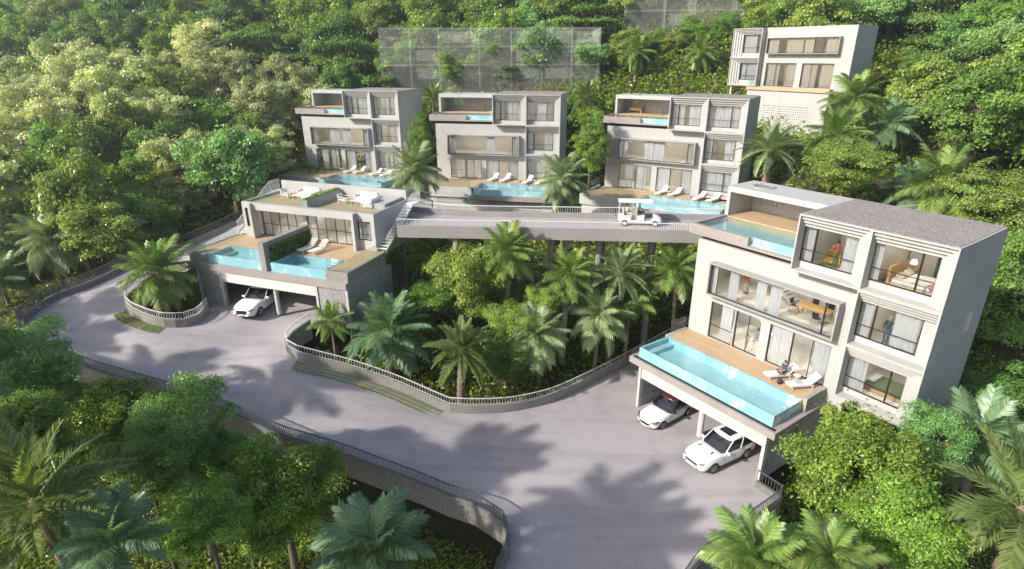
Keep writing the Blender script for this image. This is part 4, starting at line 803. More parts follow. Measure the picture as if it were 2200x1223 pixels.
# ---------------------------------------------------------------- cars
def loft(rows, close=False):
    """grid of point rows into faces"""
    mb = MB(); n = len(rows[0])
    for r_ in rows: mb.v += [tuple(p) for p in r_]
    for i in range(len(rows) - 1):
        for j in range(n - 1): a = i*n + j; mb.f.append((a, a+1, a+n+1, a+n))
    return mb
def lerp_tab(tab, x):
    for (x0, y0), (x1, y1) in zip(tab, tab[1:]):
        if x <= x1:
            t = (x - x0) / (x1 - x0); t = max(0, min(1, t)); t = t*t*(3 - 2*t) * .5 + t * .5; return y0 + (y1 - y0) * t
    return tab[-1][1]
def car(label, loc, rz, L=4.5, W=1.86, H=1.6, suv=True, roof='paint', style=0):
    """car facing +x at the origin"""
    t = thing('parked_car', label, 'car', loc, rz); h = L / 2; wb = L * .30; belt = H * .58; rw = .36 if suv else .33
    hood = H * (.63 if suv else .60)
    top = [(-h, H*.50), (-h*.97, H*.60), (-h*.9, belt + .03), (-h*.2, belt), (h*.28, belt - .0), (h*.36, hood), (h*.62, hood - .04), (h*.86, hood - .14), (h*.965, hood - .27), (h, H*.30)]
    half = [(-h, W*.36), (-h*.95, W*.44), (-h*.8, W*.485), (-h*.3, W*.5), (h*.4, W*.5), (h*.75, W*.48), (h*.92, W*.42), (h*.985, W*.335), (h, W*.28)]
    bot = [(-h, H*.30), (-h*.9, .24), (h*.88, .22), (h, H*.2)]
    xs = [-h, -h*.985, -h*.95, -h*.88] + [-h + L * (i / 30) for i in range(3, 28)] + [h*.9, h*.945, h*.975, h*.99, h]
    xs = sorted(set(round(x, 4) for x in xs)); rows = []
    for x in xs:
        zt, hw, zb = lerp_tab(top, x), lerp_tab(half, x), lerp_tab(bot, x); dz = zt - zb; r_ = []
        arch = 0
        for s in (1, -1):
            d = abs(x - s * wb)
            if d < rw + .06: arch = max(arch, math.sqrt(max(0, (rw + .07)**2 - d*d)) + .33)
        sec = [(.55, 0), (.93, .02), (.99, .14), (1.0, .35), (.985, .58), (.955, .80), (.90, .93), (.80, .99), (.45, 1.025), (0, 1.035)]
        for fy, fz in sec:
            z = zb + dz * fz
            if fz < .75 and arch and z < arch and fy > .9: z = min(arch, zb + dz * .74)
            r_.append((x, hw * fy, z))
        rows.append(r_ + [(p[0], -p[1], p[2]) for p in r_[-2::-1]])
    mb = loft(rows); n = len(rows[0]); mb.f.append(tuple(range(n))); mb.f.append(tuple((len(rows)-1)*n + i for i in range(n))[::-1])
    body = obj('body', mb, M['paint'], t, smooth=True); m_ = body.modifiers.new('sub', 'SUBSURF'); m_.levels = 1; m_.render_levels = 1
    # cabin: glass band, pillars, roof
    x0, x1 = -h*.93 if suv else -h*.88, h*.33; r0, r1 = -h*.86 if suv else -h*.66, h*.0; bw, rwid = W*.455, W*.385; zb_, zr = belt - .03, H
    def ring(z, xa, xb, w):
        return [(xa, -w*.86), (xa + .12, -w*.97), ((xa+xb)/2 - .1, -w), (xb - .25, -w*.97), (xb - .06, -w*.75), (xb, 0), (xb - .06, w*.75), (xb - .25, w*.97), ((xa+xb)/2 - .1, w), (xa + .12, w*.97), (xa, w*.86), (xa - .03, 0)], z
    R0, _ = ring(0, x0, x1, bw); R1, _ = ring(0, r0, r1, rwid); nk = len(R0)
    def seg(i, j, z0, z1, t0, t1, ins):
        P = []
        for tt, idx in ((t0, i), (t0, j), (t1, j), (t1, i)):
            a, b = R0[idx], R1[idx]; P.append((a[0] + (b[0]-a[0])*tt, (a[1] + (b[1]-a[1])*tt) , zb_ + (zr - .07 - zb_)*tt))
        return P
    cab = MB()
    for i in range(nk): cab.quad(*seg(i, (i+1) % nk, 0, 0, .97, 1.0, 0)); cab.quad(*seg(i, (i+1) % nk, 0, 0, 0, .06, 0))
    for i in (0, 1, 2, 3, 7, 8, 9, 10): # slim pillars
        a, b = R0[i], R1[i]; cab.tube([(a[0], a[1], zb_), (b[0], b[1], zr - .07)], .035, 5)
    obj('pillar', cab, M['paint' if roof == 'paint' else 'black'], t)
    groups = {'windscreen': [(3, 4), (4, 5), (5, 6), (6, 7)], 'rear_window': [(10, 11), (11, 0)], 'side_window': [(0, 1), (1, 2), (2, 3)]}
    for nm, prs in groups.items(): obj(nm, MB_from([seg(i, j, 0, 0, .06, .97, 0) for i, j in prs]), M['car_glass'], t, smooth=True, weld=True)
    obj('side_window', MB_from([seg(i, j, 0, 0, .06, .97, 0) for i, j in ((7, 8), (8, 9), (9, 10))]), M['car_glass'], t, smooth=True, weld=True)
    # roof skin
    rr = []
    for k, (f, dz) in enumerate(((1.0, -.075), (.97, -.02), (.8, .012), (.4, .03), (.02, .035))):
        cx = (r0 + r1) / 2; rr.append([(cx + (p[0] - cx) * f, p[1] * f, zr + dz) for p in R1 + R1[:1]])
    obj('roof', loft(rr), M[roof], t, smooth=True)
    if style == 2: obj('sunroof', MB().box(r0 + .35, r1 - .3, -.42, .42, zr + .022, zr + .045), M['car_glass'], t)
    # interior
    it = obj('interior', MB().box(x0 + .35, x1 - .3, -bw*.85, bw*.85, .5, belt - .12), M['black'], t)
    for sx in (-.15, -1.05):
        for sy in (-.36, .36): obj('seat', MB().obox((sx, sy, belt - .0), .5, .45, .25, 0, 0, 0).obox((sx - .28, sy, belt + .22), .14, .42, .5, 0, 0, -.2), M['seat'], it)
    # wheels
    for sx in (1, -1):
        for sy in (1, -1):
            w = obj('wheel', MB().tube([(sx*wb, sy*(W*.5 - .22), rw), (sx*wb, sy*(W*.5 - .01), rw)], rw - .02, 24), M['black'], t)
            ty = MB(); k = 24
            for (rr_, yy) in ((rw*.62, 0), (rw*.97, .0), (rw, -.05), (rw, -.2), (rw*.9, -.23)):
                for j in range(k): an = 2*math.pi*j/k; ty.v.append((sx*wb + rr_*math.cos(an), sy*(W*.5 + .005 + yy), rw + rr_*math.sin(an)))
            for i in range(4):
                for j in range(k): ty.f.append((i*k + j, i*k + (j+1) % k, (i+1)*k + (j+1) % k, (i+1)*k + j))
            obj('tyre', ty, M['tyre'], w, smooth=True)
            rm = MB(); y = sy*(W*.5 + .006)
            for j in range(5):
                for dd in (-.16, .16):
                    an = 2*math.pi*j/5 + dd; rm.tube([(sx*wb, y, rw), (sx*wb + rw*.62*math.cos(an), y, rw + rw*.62*math.sin(an))], .028, 5)
            rm.tube([(sx*wb + rw*.63*math.cos(a), y, rw + rw*.63*math.sin(a)) for a in [2*math.pi*i/24 for i in range(25)]], .025, 5)
            obj('rim', rm, M['rim'], w)
    # front: grille, lamps, lower bumper intake
    if style == 1:   # v-shaped dark grille
        g = MB(); g.v = [(h*.985, -.62, H*.47), (h*1.01, -.30, H*.30), (h*1.01, .30, H*.30), (h*.985, .62, H*.47), (h*.99, .5, H*.475), (h*1.012, .22, H*.36), (h*1.012, -.22, H*.36), (h*.99, -.5, H*.475)]; g.f = [(0,1,6,7), (1,2,5,6), (2,3,4,5)]
        g2 = MB(); [g2.obox((h*.995 + .01, 0, H*.29 + .001), .03, .62, .16)]; obj('grille', g2, M['black'], t)
        for s in (1, -1): obj('grille_arm', MB().tube([(h*1.0, s*.3, H*.31), (h*.955, s*.64, H*.47), (h*.8, s*.83, H*.50)], .035, 6), M['black'], t)
    else: obj('grille', MB().obox((h*.992, 0, H*.37), .05, .92 if style == 2 else .8, .13 if style == 2 else .28), M['black'], t, bevel=.015)
    obj('lower_grille', MB().obox((h*.985, 0, H*.2), .06, 1.15, .1), M['black'], t, bevel=.015)
    for s in (1, -1):
        obj('headlight', MB().tube([(h*.965, s*.52, H*.425), (h*.93, s*.68, H*.44), (h*.84, s*.80, H*.455)], [.06, .085, .04], 8), M['lamp'], t, smooth=True)
        obj('mirror', MB().obox((x1 - .42, s*(W*.5 + .03), belt + .07), .16, .24, .14), M['paint' if style != 1 else 'black'], t, bevel=.03)
        obj('tail_light', MB().obox((-h*.975, s*W*.36, H*.53), .05, .3, .12), M['red'], t)
        for dx in (.05, -.95): obj('door_handle', MB().obox((dx, s*(W*.488), belt - .12), .2, .03, .03), M['chrome'], t)
        for dx in (.62, -.28, -1.12): obj('door_seam', MB().obox((dx, s*(W*.4965), belt*.66), .012, .012, belt*.55), M['black'], t)
        obj('sill', MB().obox((0, s*W*.478, .27), wb*2 - 2*rw - .1, .05, .12), M['black'], t)
    if style == 2:
        for s in (1, -1): obj('bonnet_vent', MB().obox((h*.5, s*.48, hood + .012), .28, .07, .02, s*.15), M['black'], t)
    obj('number_plate', MB().obox((h*1.012, 0, H*.255 if style != 1 else H*.2), .012, .44, .1), M['fabric'], t)
    return t
def MB_from(qs):
    m_ = MB()
    for q in qs: m_.quad(*q)
    return m_
def wpt(fr, u, v, z):
    c, s = math.cos(R(fr[3])), math.sin(R(fr[3])); return (fr[0] + u*c - v*s, fr[1] + u*s + v*c, fr[2] + z)
FR_D = (-24.448, 42.408, 0, -20.19)
car('white hatchback with dark maroon roof parked in the left bay of the near carport', wpt(FR_A, 2.5, -3.85, -1.49), R(FR_A[3] - 88), 4.4, 1.79, 1.54, False, 'brown_roof', 1)
car('white off-roader with dark glass roof parked in the right bay of the near carport', wpt(FR_A, 7.27, -4.5, -1.49), R(FR_A[3] - 96), 4.75, 1.98, 1.66, True, 'paint', 2)
car('white estate car parked under the pool house at the left', wpt(FR_D, 4.85, .75, 3.5), R(FR_D[3] - 79), 4.9, 1.95, 1.66, True, 'paint', 0)
# ---------------------------------------------------------------- golf cart
def golf_cart():
    t = thing('golf_cart', 'white six-seat golf cart driving across the bridge', 'golf cart', (10.1, 44.4, BZ), R(-8))
    obj('chassis', MB().box(-1.55, 1.5, -.55, .55, .3, .42), M['paint'], t, bevel=.03)
    fr_ = loft([[(x, y * w, z0 + (z1 - z0) * f) for (y, f) in ((-1, 0), (-.97, .6), (-.8, .95), (0, 1.05), (.8, .95), (.97, .6), (1, 0))] for x, w, z0, z1 in ((1.0, .58, .35, .78), (1.2, .59, .32, .80), (1.45, .56, .3, .72), (1.62, .48, .28, .60), (1.68, .42, .3, .45))])
    obj('front_cowl', fr_, M['paint'], t, smooth=True)
    for i, x in enumerate((.05, -.95)):
        b = obj('seat_base', MB().box(x - .3, x + .25, -.56, .56, .42, .72), M['paint'], t, bevel=.05); obj('cushion', MB().box(x - .3, x + .3, -.54, .54, .722, .84), M['seat'], b, bevel=.04); obj('seat_back', MB().obox((x - .36, 0, 1.05), .1, 1.06, .45, 0, 0, -.15), M['seat'], b, bevel=.03)
    obj('rear_body', MB().box(-1.7, -1.2, -.57, .57, .35, .74), M['paint'], t, bevel=.08)
    rf = obj('canopy', MB().box(-1.75, .95, -.62, .62, 1.86, 1.93), M['paint'], t, bevel=.03)
    for x, xt in ((1.12, .8), (-1.65, -1.6), (-.36, -.36)):
        for y in (-.54, .54): obj('canopy_post', MB().tube([(x, y, .6), (xt, y, 1.87)], .02, 6), M['rail'], t)
    obj('windscreen', MB_from([[(1.13, -.53, .82), (1.13, .53, .82), (.82, .53, 1.84), (.82, -.53, 1.84)]]), M['rail_glass'], t)
    obj('steering_wheel', MB().tube([(.62 + .05*math.sin(a), .28 + .17*math.cos(a), 1.02 + .13*math.sin(a)) for a in [2*math.pi*i/14 for i in range(15)]], .015, 5).tube([(.9, .28, .75), (.62, .28, 1.02)], .02, 5), M['black'], t)
    for x in (1.15, -1.2):
        for y in (-.55, .55):
            w = obj('wheel', MB().tube([(x, y - .09, .24), (x, y + .09, .24)], .24, 18), M['tyre'], t); s = 1 if y > 0 else -1
            obj('rim', MB().tube([(x, y + s*.088, .24), (x, y + s*.1, .24)], .14, 14), M['slat'], w)
    obj('luggage_rack', MB().tube([(-1.72, -.5, .75), (-1.95, -.5, .8), (-1.98, -.5, 1.2), (-1.98, .5, 1.2), (-1.95, .5, .8), (-1.72, .5, .75)], .02, 6), M['black'], t)
    for s in (1, -1): obj('headlight', MB().obox((1.64, s*.36, .55), .06, .14, .1), M['lamp'], t)
    return t
CART = golf_cart()
# ---------------------------------------------------------------- people
def person(label, loc, rz, pose, top, low, shoe='charcoal', hair='hair', skirt=False, h=1.7, sleeve=False, longhair=False, child=False):
    """one continuous body grown over a posed skeleton; figure faces +x"""
    s = h / 1.75; J = dict(pel=(0, 0, .95), abd=(0, 0, 1.1), chest=(0, 0, 1.3), neck=(0, 0, 1.49), chin=(.02, 0, 1.56), head=(.015, 0, 1.66), crown=(0, 0, 1.74))
    for sd, y in (('l', 1), ('r', -1)):
        J.update({sd + 'sh': (0, y*.17, 1.43), sd + 'el': (-.02, y*.23, 1.15), sd + 'wr': (.06, y*.24, .92), sd + 'ha': (.09, y*.24, .83), sd + 'hip': (0, y*.095, .92), sd + 'kn': (.02, y*.10, .50), sd + 'an': (-.01, y*.10, .09), sd + 'to': (.16, y*.12, .04)})
    J.update(pose); E = [('pel', 'abd'), ('abd', 'chest'), ('chest', 'neck'), ('neck', 'chin'), ('chin', 'head'), ('head', 'crown')]; rad = dict(pel=.13, abd=.115, chest=.13, neck=.055, chin=.07, head=.095, crown=.06)
    for sd in 'lr':
        E += [('chest', sd + 'sh'), (sd + 'sh', sd + 'el'), (sd + 'el', sd + 'wr'), (sd + 'wr', sd + 'ha'), ('pel', sd + 'hip'), (sd + 'hip', sd + 'kn'), (sd + 'kn', sd + 'an'), (sd + 'an', sd + 'to')]
        rad.update({sd + 'sh': .062, sd + 'el': .042, sd + 'wr': .03, sd + 'ha': .035, sd + 'hip': .09, sd + 'kn': .058, sd + 'an': .042, sd + 'to': .035})
        hv = Vector(J[sd + 'ha']); w = Vector(J[sd + 'wr']); d = (hv - w).normalized(); sp = d.cross(Vector((0, 1, .2))).normalized()
        for k, (o, ln) in enumerate(((-.03, .06), (-.012, .085), (.008, .09), (.028, .08))):
            a, b = sd + 'f%da' % k, sd + 'f%db' % k; J[a] = tuple(hv + d*.04 + sp*o); J[b] = tuple(hv + d*(.04 + ln) + sp*o*1.2 + Vector((.012, 0, 0))); E += [(sd + 'ha', a), (a, b)]; rad[a] = .009; rad[b] = .007
        J[sd + 'ta'] = tuple(hv + sp*-.045 + d*.01); J[sd + 'tb'] = tuple(hv + sp*-.06 + d*.05); E += [(sd + 'ha', sd + 'ta'), (sd + 'ta', sd + 'tb')]; rad[sd + 'ta'] = .011; rad[sd + 'tb'] = .008
    ks = list(J); me = bpy.data.meshes.new('skel'); me.from_pydata([tuple(c * s for c in J[k]) for k in ks], [(ks.index(a), ks.index(b)) for a, b in E], []); o = link('tmp', me)
    o.modifiers.new('skin', 'SKIN'); sk = me.skin_vertices[0].data
    for i, k in enumerate(ks): sk[i].radius = (rad[k]*s, rad[k]*s * (.78 if k in ('pel', 'abd', 'chest') else 1)); sk[i].use_root = (k == 'pel')
    for i, k in enumerate(ks):
        if k in ('pel', 'abd', 'chest'): sk[i].radius = (rad[k]*s*1.05, rad[k]*s*1.05)
    ss = o.modifiers.new('sub', 'SUBSURF'); ss.levels = 1; ss.render_levels = 1
    dg = bpy.context.evaluated_depsgraph_get(); dg.update(); bm_me = bpy.data.meshes.new_from_object(o.evaluated_get(dg)); bpy.data.objects.remove(o); bm_me.name = 'body'
    bm_me.materials.clear(); [bm_me.materials.append(M[k]) for k in ('skin', top, low, shoe)]
    reg = {}
    for a, b in E:
        k = 0
        if a in ('pel', 'abd') or (a, b) == ('chest', 'neck') or b.endswith('sh'): k = 1
        if a.endswith('sh') or (sleeve and a.endswith('el') and b.endswith('wr')): k = 1
        if b.endswith('hip') or b.endswith('kn') or b.endswith('an'): k = 2
        if b.endswith('to'): k = 3
        reg[(a, b)] = k
    segs = [(Vector(J[a])*s, Vector(J[b])*s, reg[(a, b)]) for a, b in E]
    for p in bm_me.polygons:
        c = p.center; best = 9; kk = 0
        for a, b, k in segs:
            ab = b - a; tt = max(0, min(1, (c - a).dot(ab) / (ab.length_squared + 1e-9))); dd = (c - a - ab*tt).length
            if dd < best: best = dd; kk = k
        p.material_index = kk; p.use_smooth = True
    t = thing('person', label, 'person', loc, rz); link('body', bm_me, t)
    hd = Vector(J['head'])*s; hc = MB(); n0 = 0; rows = []
    for i in range(6):
        th = i / 5 * (1.75 if not longhair else 2.2); rows.append([(hd.x - .02*s + .108*s*math.sin(th)*math.cos(a) - (.03*s if math.cos(a) > 0 and th > 1.1 else 0), hd.y + .1*s*math.sin(th)*math.sin(a), hd.z + .02*s + .108*s*math.cos(th)) for a in [2*math.pi*j/12 for j in range(13)]])
    obj('hair', loft(rows), M[hair], t, smooth=True)
    for sd in (1, -1): obj('eye', MB().obox((hd.x + .094*s, hd.y + sd*.033*s, hd.z - .005), .012, .02, .01), M['hair'], t)
    obj('nose', MB().obox((hd.x + .104*s, hd.y, hd.z - .03*s), .025, .02, .03), M['skin'], t)
    if skirt:
        pl = Vector(J['pel'])*s; pr = [(.24*s, .18*s - pl.z + .02), (.2*s, .45*s - pl.z), (.155*s, .85*s - pl.z), (.12*s, 1.06*s - pl.z)]; obj('skirt', MB().lathe((pl.x, pl.y, pl.z), pr, 16), M[low], t, smooth=True)
    return t
SIT = dict(pel=(0, 0, .12), abd=(-.02, 0, .27), chest=(.0, 0, .47), neck=(.02, 0, .66), chin=(.05, 0, .72), head=(.05, 0, .82), crown=(.04, 0, .90), lsh=(0, .17, .6), rsh=(0, -.17, .6), lel=(.08, .24, .36), rel=(.08, -.24, .36), lwr=(.28, .16, .30), rwr=(.28, -.16, .30), lha=(.36, .12, .29), rha=(.36, -.12, .29), lhip=(.02, .1, .12), rhip=(.02, -.1, .12))
CROSS = dict(SIT, lkn=(.34, .3, .16), rkn=(.34, -.3, .16), lan=(.34, -.08, .07), ran=(.40, .10, .07), lto=(.36, -.22, .06), rto=(.42, .24, .06))
CHAIR = dict(SIT, lkn=(.45, .12, .14), rkn=(.45, -.12, .14), lan=(.46, .12, -.28), ran=(.46, -.12, -.28), lto=(.62, .13, -.33), rto=(.62, -.13, -.33))
def A_(u, v, z): return wpt(FR_A, u, v, z)
def face(d): return R(FR_A[3] + d)      # -90 looks out of the front
person('person in red top and dark trousers holding a child behind the top left window', A_(8.66, 2.2, 9.94), face(150), dict(lel=(.14, .25, 1.2), lwr=(.3, .1, 1.3), lha=(.33, .02, 1.32), rel=(.14, -.25, 1.2), rwr=(.3, -.1, 1.25), rha=(.34, -.02, 1.22)), 'red', 'olive', hair='hair')
ch = dict(lhip=(.02, .1, .92), lkn=(.28, .16, .85), lan=(.3, .2, .5), lto=(.4, .2, .46), rkn=(.28, -.16, .85), ran=(.3, -.2, .5), rto=(.4, -.2, .46), lwr=(.25, .2, 1.25), lha=(.3, .2, 1.3))
person('small child in red carried in the arms behind the top left window', (A_(8.86, 2.02, 10.72)[0], A_(8.86, 2.02, 10.72)[1], 10.72), face(-30), ch, 'red', 'charcoal', h=.85, hair='hair')
person('person in orange top and long patterned skirt inside the long framed window', A_(3.05, 2.6, 6.28), face(90), dict(lwr=(.16, .18, 1.05), lha=(.22, .14, 1.05)), 'orange', 'pattern', skirt=True, longhair=True)
person('grey-haired person in dark jacket and jeans behind the middle right window', A_(12.4, 1.8, 6.62), face(-70), dict(lel=(.05, .26, 1.17), lwr=(.24, .2, 1.15), lha=(.32, .16, 1.18), rkn=(-.06, -.1, .5), ran=(-.2, -.1, .12), rto=(-.05, -.12, .04)), 'charcoal', 'denim', hair='hair_grey', sleeve=True)
person('person in light blue shirt walking inside the left terrace doors', A_(4.95, 1.75, 2.95), face(170), dict(lkn=(.16, .1, .5), lan=(.1, .1, .1), lto=(.26, .12, .05), rkn=(-.08, -.1, .5), ran=(-.3, -.1, .14), rto=(-.16, -.12, .05)), 'ltblue', 'cream', longhair=True)
person('small child beside the walking person inside the terrace doors', A_(4.35, 1.65, 2.95), face(170), dict(lwr=(.1, .3, 1.3), lha=(.12, .3, 1.4), lel=(.05, .28, 1.3)), 'cream', 'beige', h=1.05)
person('person sitting cross-legged on the sun lounger at the near pool', A_(8.05, .02, 3.29), face(-120), CROSS, 'charcoal', 'charcoal', shoe='skin', longhair=True)
def cartp(x, y, z): q = Vector((x, y, 0)); q.rotate(Euler((0, 0, CART.rotation_euler.z))); return (CART.location.x + q.x, CART.location.y + q.y, BZ + z)
person('driver in a beige shirt on the front seat of the golf cart', cartp(-.08, .26, .83), CART.rotation_euler.z, dict(CHAIR, lwr=(.5, .1, .3), lha=(.6, .06, .32), lel=(.25, .2, .32), rwr=(.5, -.08, .3), rha=(.6, -.04, .32), rel=(.25, -.2, .32)), 'beige', 'charcoal', h=1.68)
person('passenger in pale clothes on the rear seat of the golf cart', cartp(-1.06, -.2, .83), CART.rotation_euler.z, CHAIR, 'cream', 'cream', h=1.6, longhair=True)
# ---------------------------------------------------------------- loungers and outdoor furniture
def lounger(label, loc, rz, group, m='fabric', tilt=38):
    """sun lounger, head at -x, foot at +x"""
    t = thing('sun_lounger', label, 'sun lounger', loc, rz, group); a = R(tilt); bx = -.2
    obj('frame', MB().box(-.35, 1.15, -.33, -.29, .22, .27).box(-.35, 1.15, .29, .33, .22, .27).box(1.11, 1.15, -.288, .288, .22, .27), M['rail'], t)
    obj('seat', MB().box(bx, 1.12, -.285, .285, .272, .33), M[m], t, bevel=.02)
    e = (bx - .72*math.cos(a), .31 + .72*math.sin(a)); mb = MB(); mb.v = [(bx, -.285, .275), (bx, .285, .275), (e[0], .285, e[1]), (e[0], -.285, e[1]), (bx, -.285, .335), (bx, .285, .335), (e[0], .285, e[1] + .06), (e[0], -.285, e[1] + .06)]; mb.f = [(0,1,2,3),(7,6,5,4),(0,4,5,1),(2,6,7,3),(1,5,6,2),(0,3,7,4)]
    obj('backrest', mb, M[m], t)
    for x, y in ((1.0, -.3), (1.0, .3), (-.3, -.3), (-.3, .3)): obj('leg', MB().box(x - .02, x + .02, y - .02, y + .02, 0, .22), M['rail'], t)
    obj('back_prop', MB().tube([(bx - .45, -.25, .2), (e[0] + .15, -.25, e[1] - .1)], .014, 5), M['rail'], t)
    return t
lounger('white sun lounger with a towel at the right end of the near pool deck', A_(9.4, .15, 2.952), face(-118), 'loungers on the near deck')
lounger('white sun lounger with someone sitting on it on the near pool deck', A_(7.95, .12, 2.952), face(-118), 'loungers on the near deck')
tw = obj('towel', MB().obox((0, 0, 0), .45, .4, .03), M['ltblue'], None, bevel=.01); tw.location = A_(9.15, -.2, 3.305); tw.rotation_euler = (0, 0, face(-118)); tag(tw, 'folded blue-grey towel on the lounger at the near pool', 'towel')
bg_ = obj('bag', MB().lathe((0, 0, 0), [(.14, 0), (.17, .12), (.15, .25), (.08, .3)], 12), M['black'], None, smooth=True); bg_.location = A_(8.3, -.75, 2.952); tag(bg_, 'black bag on the deck beside the sitting person', 'bag')
def side_table(label, loc, group):
    t = thing('side_table', label, 'side table', loc, 0, group); obj('table_top', MB().lathe((0, 0, .38), [(.22, 0), (.22, .03)], 16), M['rail'], t); obj('stem', MB().lathe((0, 0, 0), [(.14, 0), (.14, .02), (.025, .04), (.025, .38)], 10), M['rail'], t)
side_table('small round table between the loungers on the near deck', A_(8.72, .35, 2.952), 'small terrace tables')
for fr, dz, spot in ((FR_1, 2.95, 'left villa'), (FR_2, 3.42, 'middle villa'), (FR_3, 2.95, 'right villa')):
    for k, u in enumerate((7.3, 8.8, 11.6, 13.1)):
        lounger('white sun lounger by the %s pool in the row, %s from left' % (spot, ORD[k]), wpt(fr, u, .15 if k < 2 else -.5, dz + .002), R(fr[3] - 108), 'loungers of the villas in the row')
    for k, u in enumerate((8.05, 12.35)): side_table('small white table between the %s loungers of the %s in the row' % (('left', 'right')[k], spot), wpt(fr, u, -.2 if k == 0 else -.6, dz + .002), 'small terrace tables')
def slat_lounger(label, loc, rz):
    t = thing('slatted_lounger', label, 'sun lounger', loc, rz, 'slatted loungers on the pool house deck')
    for y in (-.3, .3): obj('rail', MB().tube([(1.1, y, .3), (.0, y, .3), (-.7, y, .8)], .02, 6), M['rail'], t)
    for k in range(14): x = 1.05 - k*.13; z = .31 if x > 0 else .31 + -x*.714; obj('slat', MB().obox((x, 0, z), .085, .58, .02, 0, 0, 0 if x > 0 else .62), M['rail'], t)
    for x, y in ((.9, -.3), (.9, .3), (-.3, -.3), (-.3, .3)): obj('leg', MB().box(x - .015, x + .015, y - .015, y + .015, 0, .3 if x > 0 else .5), M['rail'], t)
slat_lounger('white slatted lounger beside the green hedge on the pool house deck', wpt(FR_D, 7.85, 3.7, 7.562), R(FR_D[3] - 100)); slat_lounger('white slatted lounger, the one further from the hedge on the pool house deck', wpt(FR_D, 8.85, 3.75, 7.562), R(FR_D[3] - 100))
def sofa(label, loc, rz, w=1.9):
    t = thing('outdoor_sofa', label, 'sofa', loc, rz, 'roof terrace seating'); obj('base', MB().box(-w/2, w/2, -.4, .4, .08, .3), M['rail'], t, bevel=.02); obj('backrest', MB().box(-w/2, w/2, .402, .5, .08, .72), M['rail'], t, bevel=.02)
    n = 3
    for k in range(n): a = -w/2 + .08 + k*(w - .16)/n; obj('cushion', MB().box(a, a + (w - .16)/n - .02, -.38, .24, .302, .44), M['fabric'], t, bevel=.04); obj('back_cushion', MB().box(a, a + (w - .16)/n - .02, .242, .40, .32, .76), M['fabric'], t, bevel=.05)
    for s in (1, -1): obj('arm', MB().box(s*w/2 - .06, s*w/2 + .06, -.4, .39, .302, .58), M['rail'], t, bevel=.02)
    for x in (-w/2 + .1, w/2 - .1):
        for y in (-.3, .3): obj('foot', MB().box(x - .03, x + .03, y - .03, y + .03, 0, .08), M['rail'], t)
def armchair(label, loc, rz):
    t = thing('outdoor_armchair', label, 'chair', loc, rz, 'roof terrace seating'); obj('seat', MB().box(-.32, .32, -.35, .35, .3, .42), M['fabric'], t, bevel=.03); obj('backrest', MB().obox((0, .36, .58), .64, .06, .45, 0, -.15), M['rail'], t)
    for x in (-.33, .33):
        obj('arm', MB().box(x - .03, x + .03, -.35, .35, .56, .6), M['rail'], t)
        for y in (-.33, .33): obj('leg', MB().box(x - .02, x + .02, y - .02, y + .02, 0, .56), M['rail'], t)
def low_table(label, loc, rz):
    t = thing('low_table', label, 'table', loc, rz, 'roof terrace tables'); obj('table_top', MB().box(-.5, .5, -.35, .35, .36, .4), M['rail'], t)
    for x in (-.46, .46):
        for y in (-.31, .31): obj('leg', MB().box(x - .02, x + .02, y - .02, y + .02, 0, .36), M['rail'], t)
for k, (u, side) in enumerate(((3.6, 'left'), (9.4, 'right'))):
    z = 10.322; rz = R(FR_D[3])
    sofa('long white sofa on the %s half of the pool house roof' % side, wpt(FR_D, u + .4, 9.2, z), rz); sofa('short white side sofa on the %s half of the pool house roof' % side, wpt(FR_D, u + 1.6, 7.9, z), rz - R(90), 1.3)
    armchair('white armchair on the %s half of the pool house roof' % side, wpt(FR_D, u - 1.1, 8.1, z), rz + R(90)); low_table('low white table on the %s half of the pool house roof' % side, wpt(FR_D, u + .3, 8.0, z), rz)
# bench on the upper terrace of the right villa of the row
t_ = thing('terrace_bench', 'timber bench under the terrace roof of the right villa in the row', 'bench', wpt(FR_3, 1.2, 6.6, 10.87), R(FR_3[3])); obj('seat', MB().box(-.8, .8, -.35, .35, .3, .45), M['timber'], t_); obj('backrest', MB().box(-.8, .8, .352, .45, .3, .9), M['timber'], t_); obj('leg', MB().box(-.75, -.65, -.3, .3, 0, .298), M['timber'], t_); obj('leg', MB().box(.65, .75, -.3, .3, 0, .298), M['timber'], t_); obj('cushion', MB().box(-.7, .7, -.33, .34, .452, .55), M['fabric'], t_, bevel=.04)
# ---------------------------------------------------------------- furniture seen through the near villa windows
t_ = thing('dining_table', 'long timber dining table inside the long framed window', 'table', A_(7.9, 2.6, 6.28), face(0)); obj('table_top', MB().box(-1.0, 1.0, -.5, .5, .70, .75), M['timber'], t_, bevel=.01)
for x in (-.9, .9):
    for y in (-.42, .42): obj('leg', MB().box(x - .035, x + .035, y - .035, y + .035, 0, .70), M['timber'], t_)
def din_chair(label, u, v, rz):
    t = thing('dining_chair', label, 'chair', A_(u, v, 6.28), face(rz), 'chairs at the dining table'); obj('seat', MB().box(-.22, .22, -.22, .22, .43, .47), M['black'], t, bevel=.02); obj('backrest', MB().obox((0, .23, .72), .42, .04, .36, 0, -.12), M['black'], t, bevel=.02)
    for x in (-.18, .18):
        for y in (-.18, .18): obj('leg', MB().tube([(x, y, .43), (x*1.2, y*1.2, 0)], .014, 5), M['black'], t)
for k, (u, v, rz) in enumerate(((7.4, 3.4, 0), (8.4, 3.4, 0), (6.6, 2.6, 90), (8.5, 1.8, 180))): din_chair('black dining chair %s' % ['behind the left end of the timber table', 'behind the right end of the timber table', 'at the left head of the timber table', 'in front of the right end of the timber table'][k], u, v, rz)
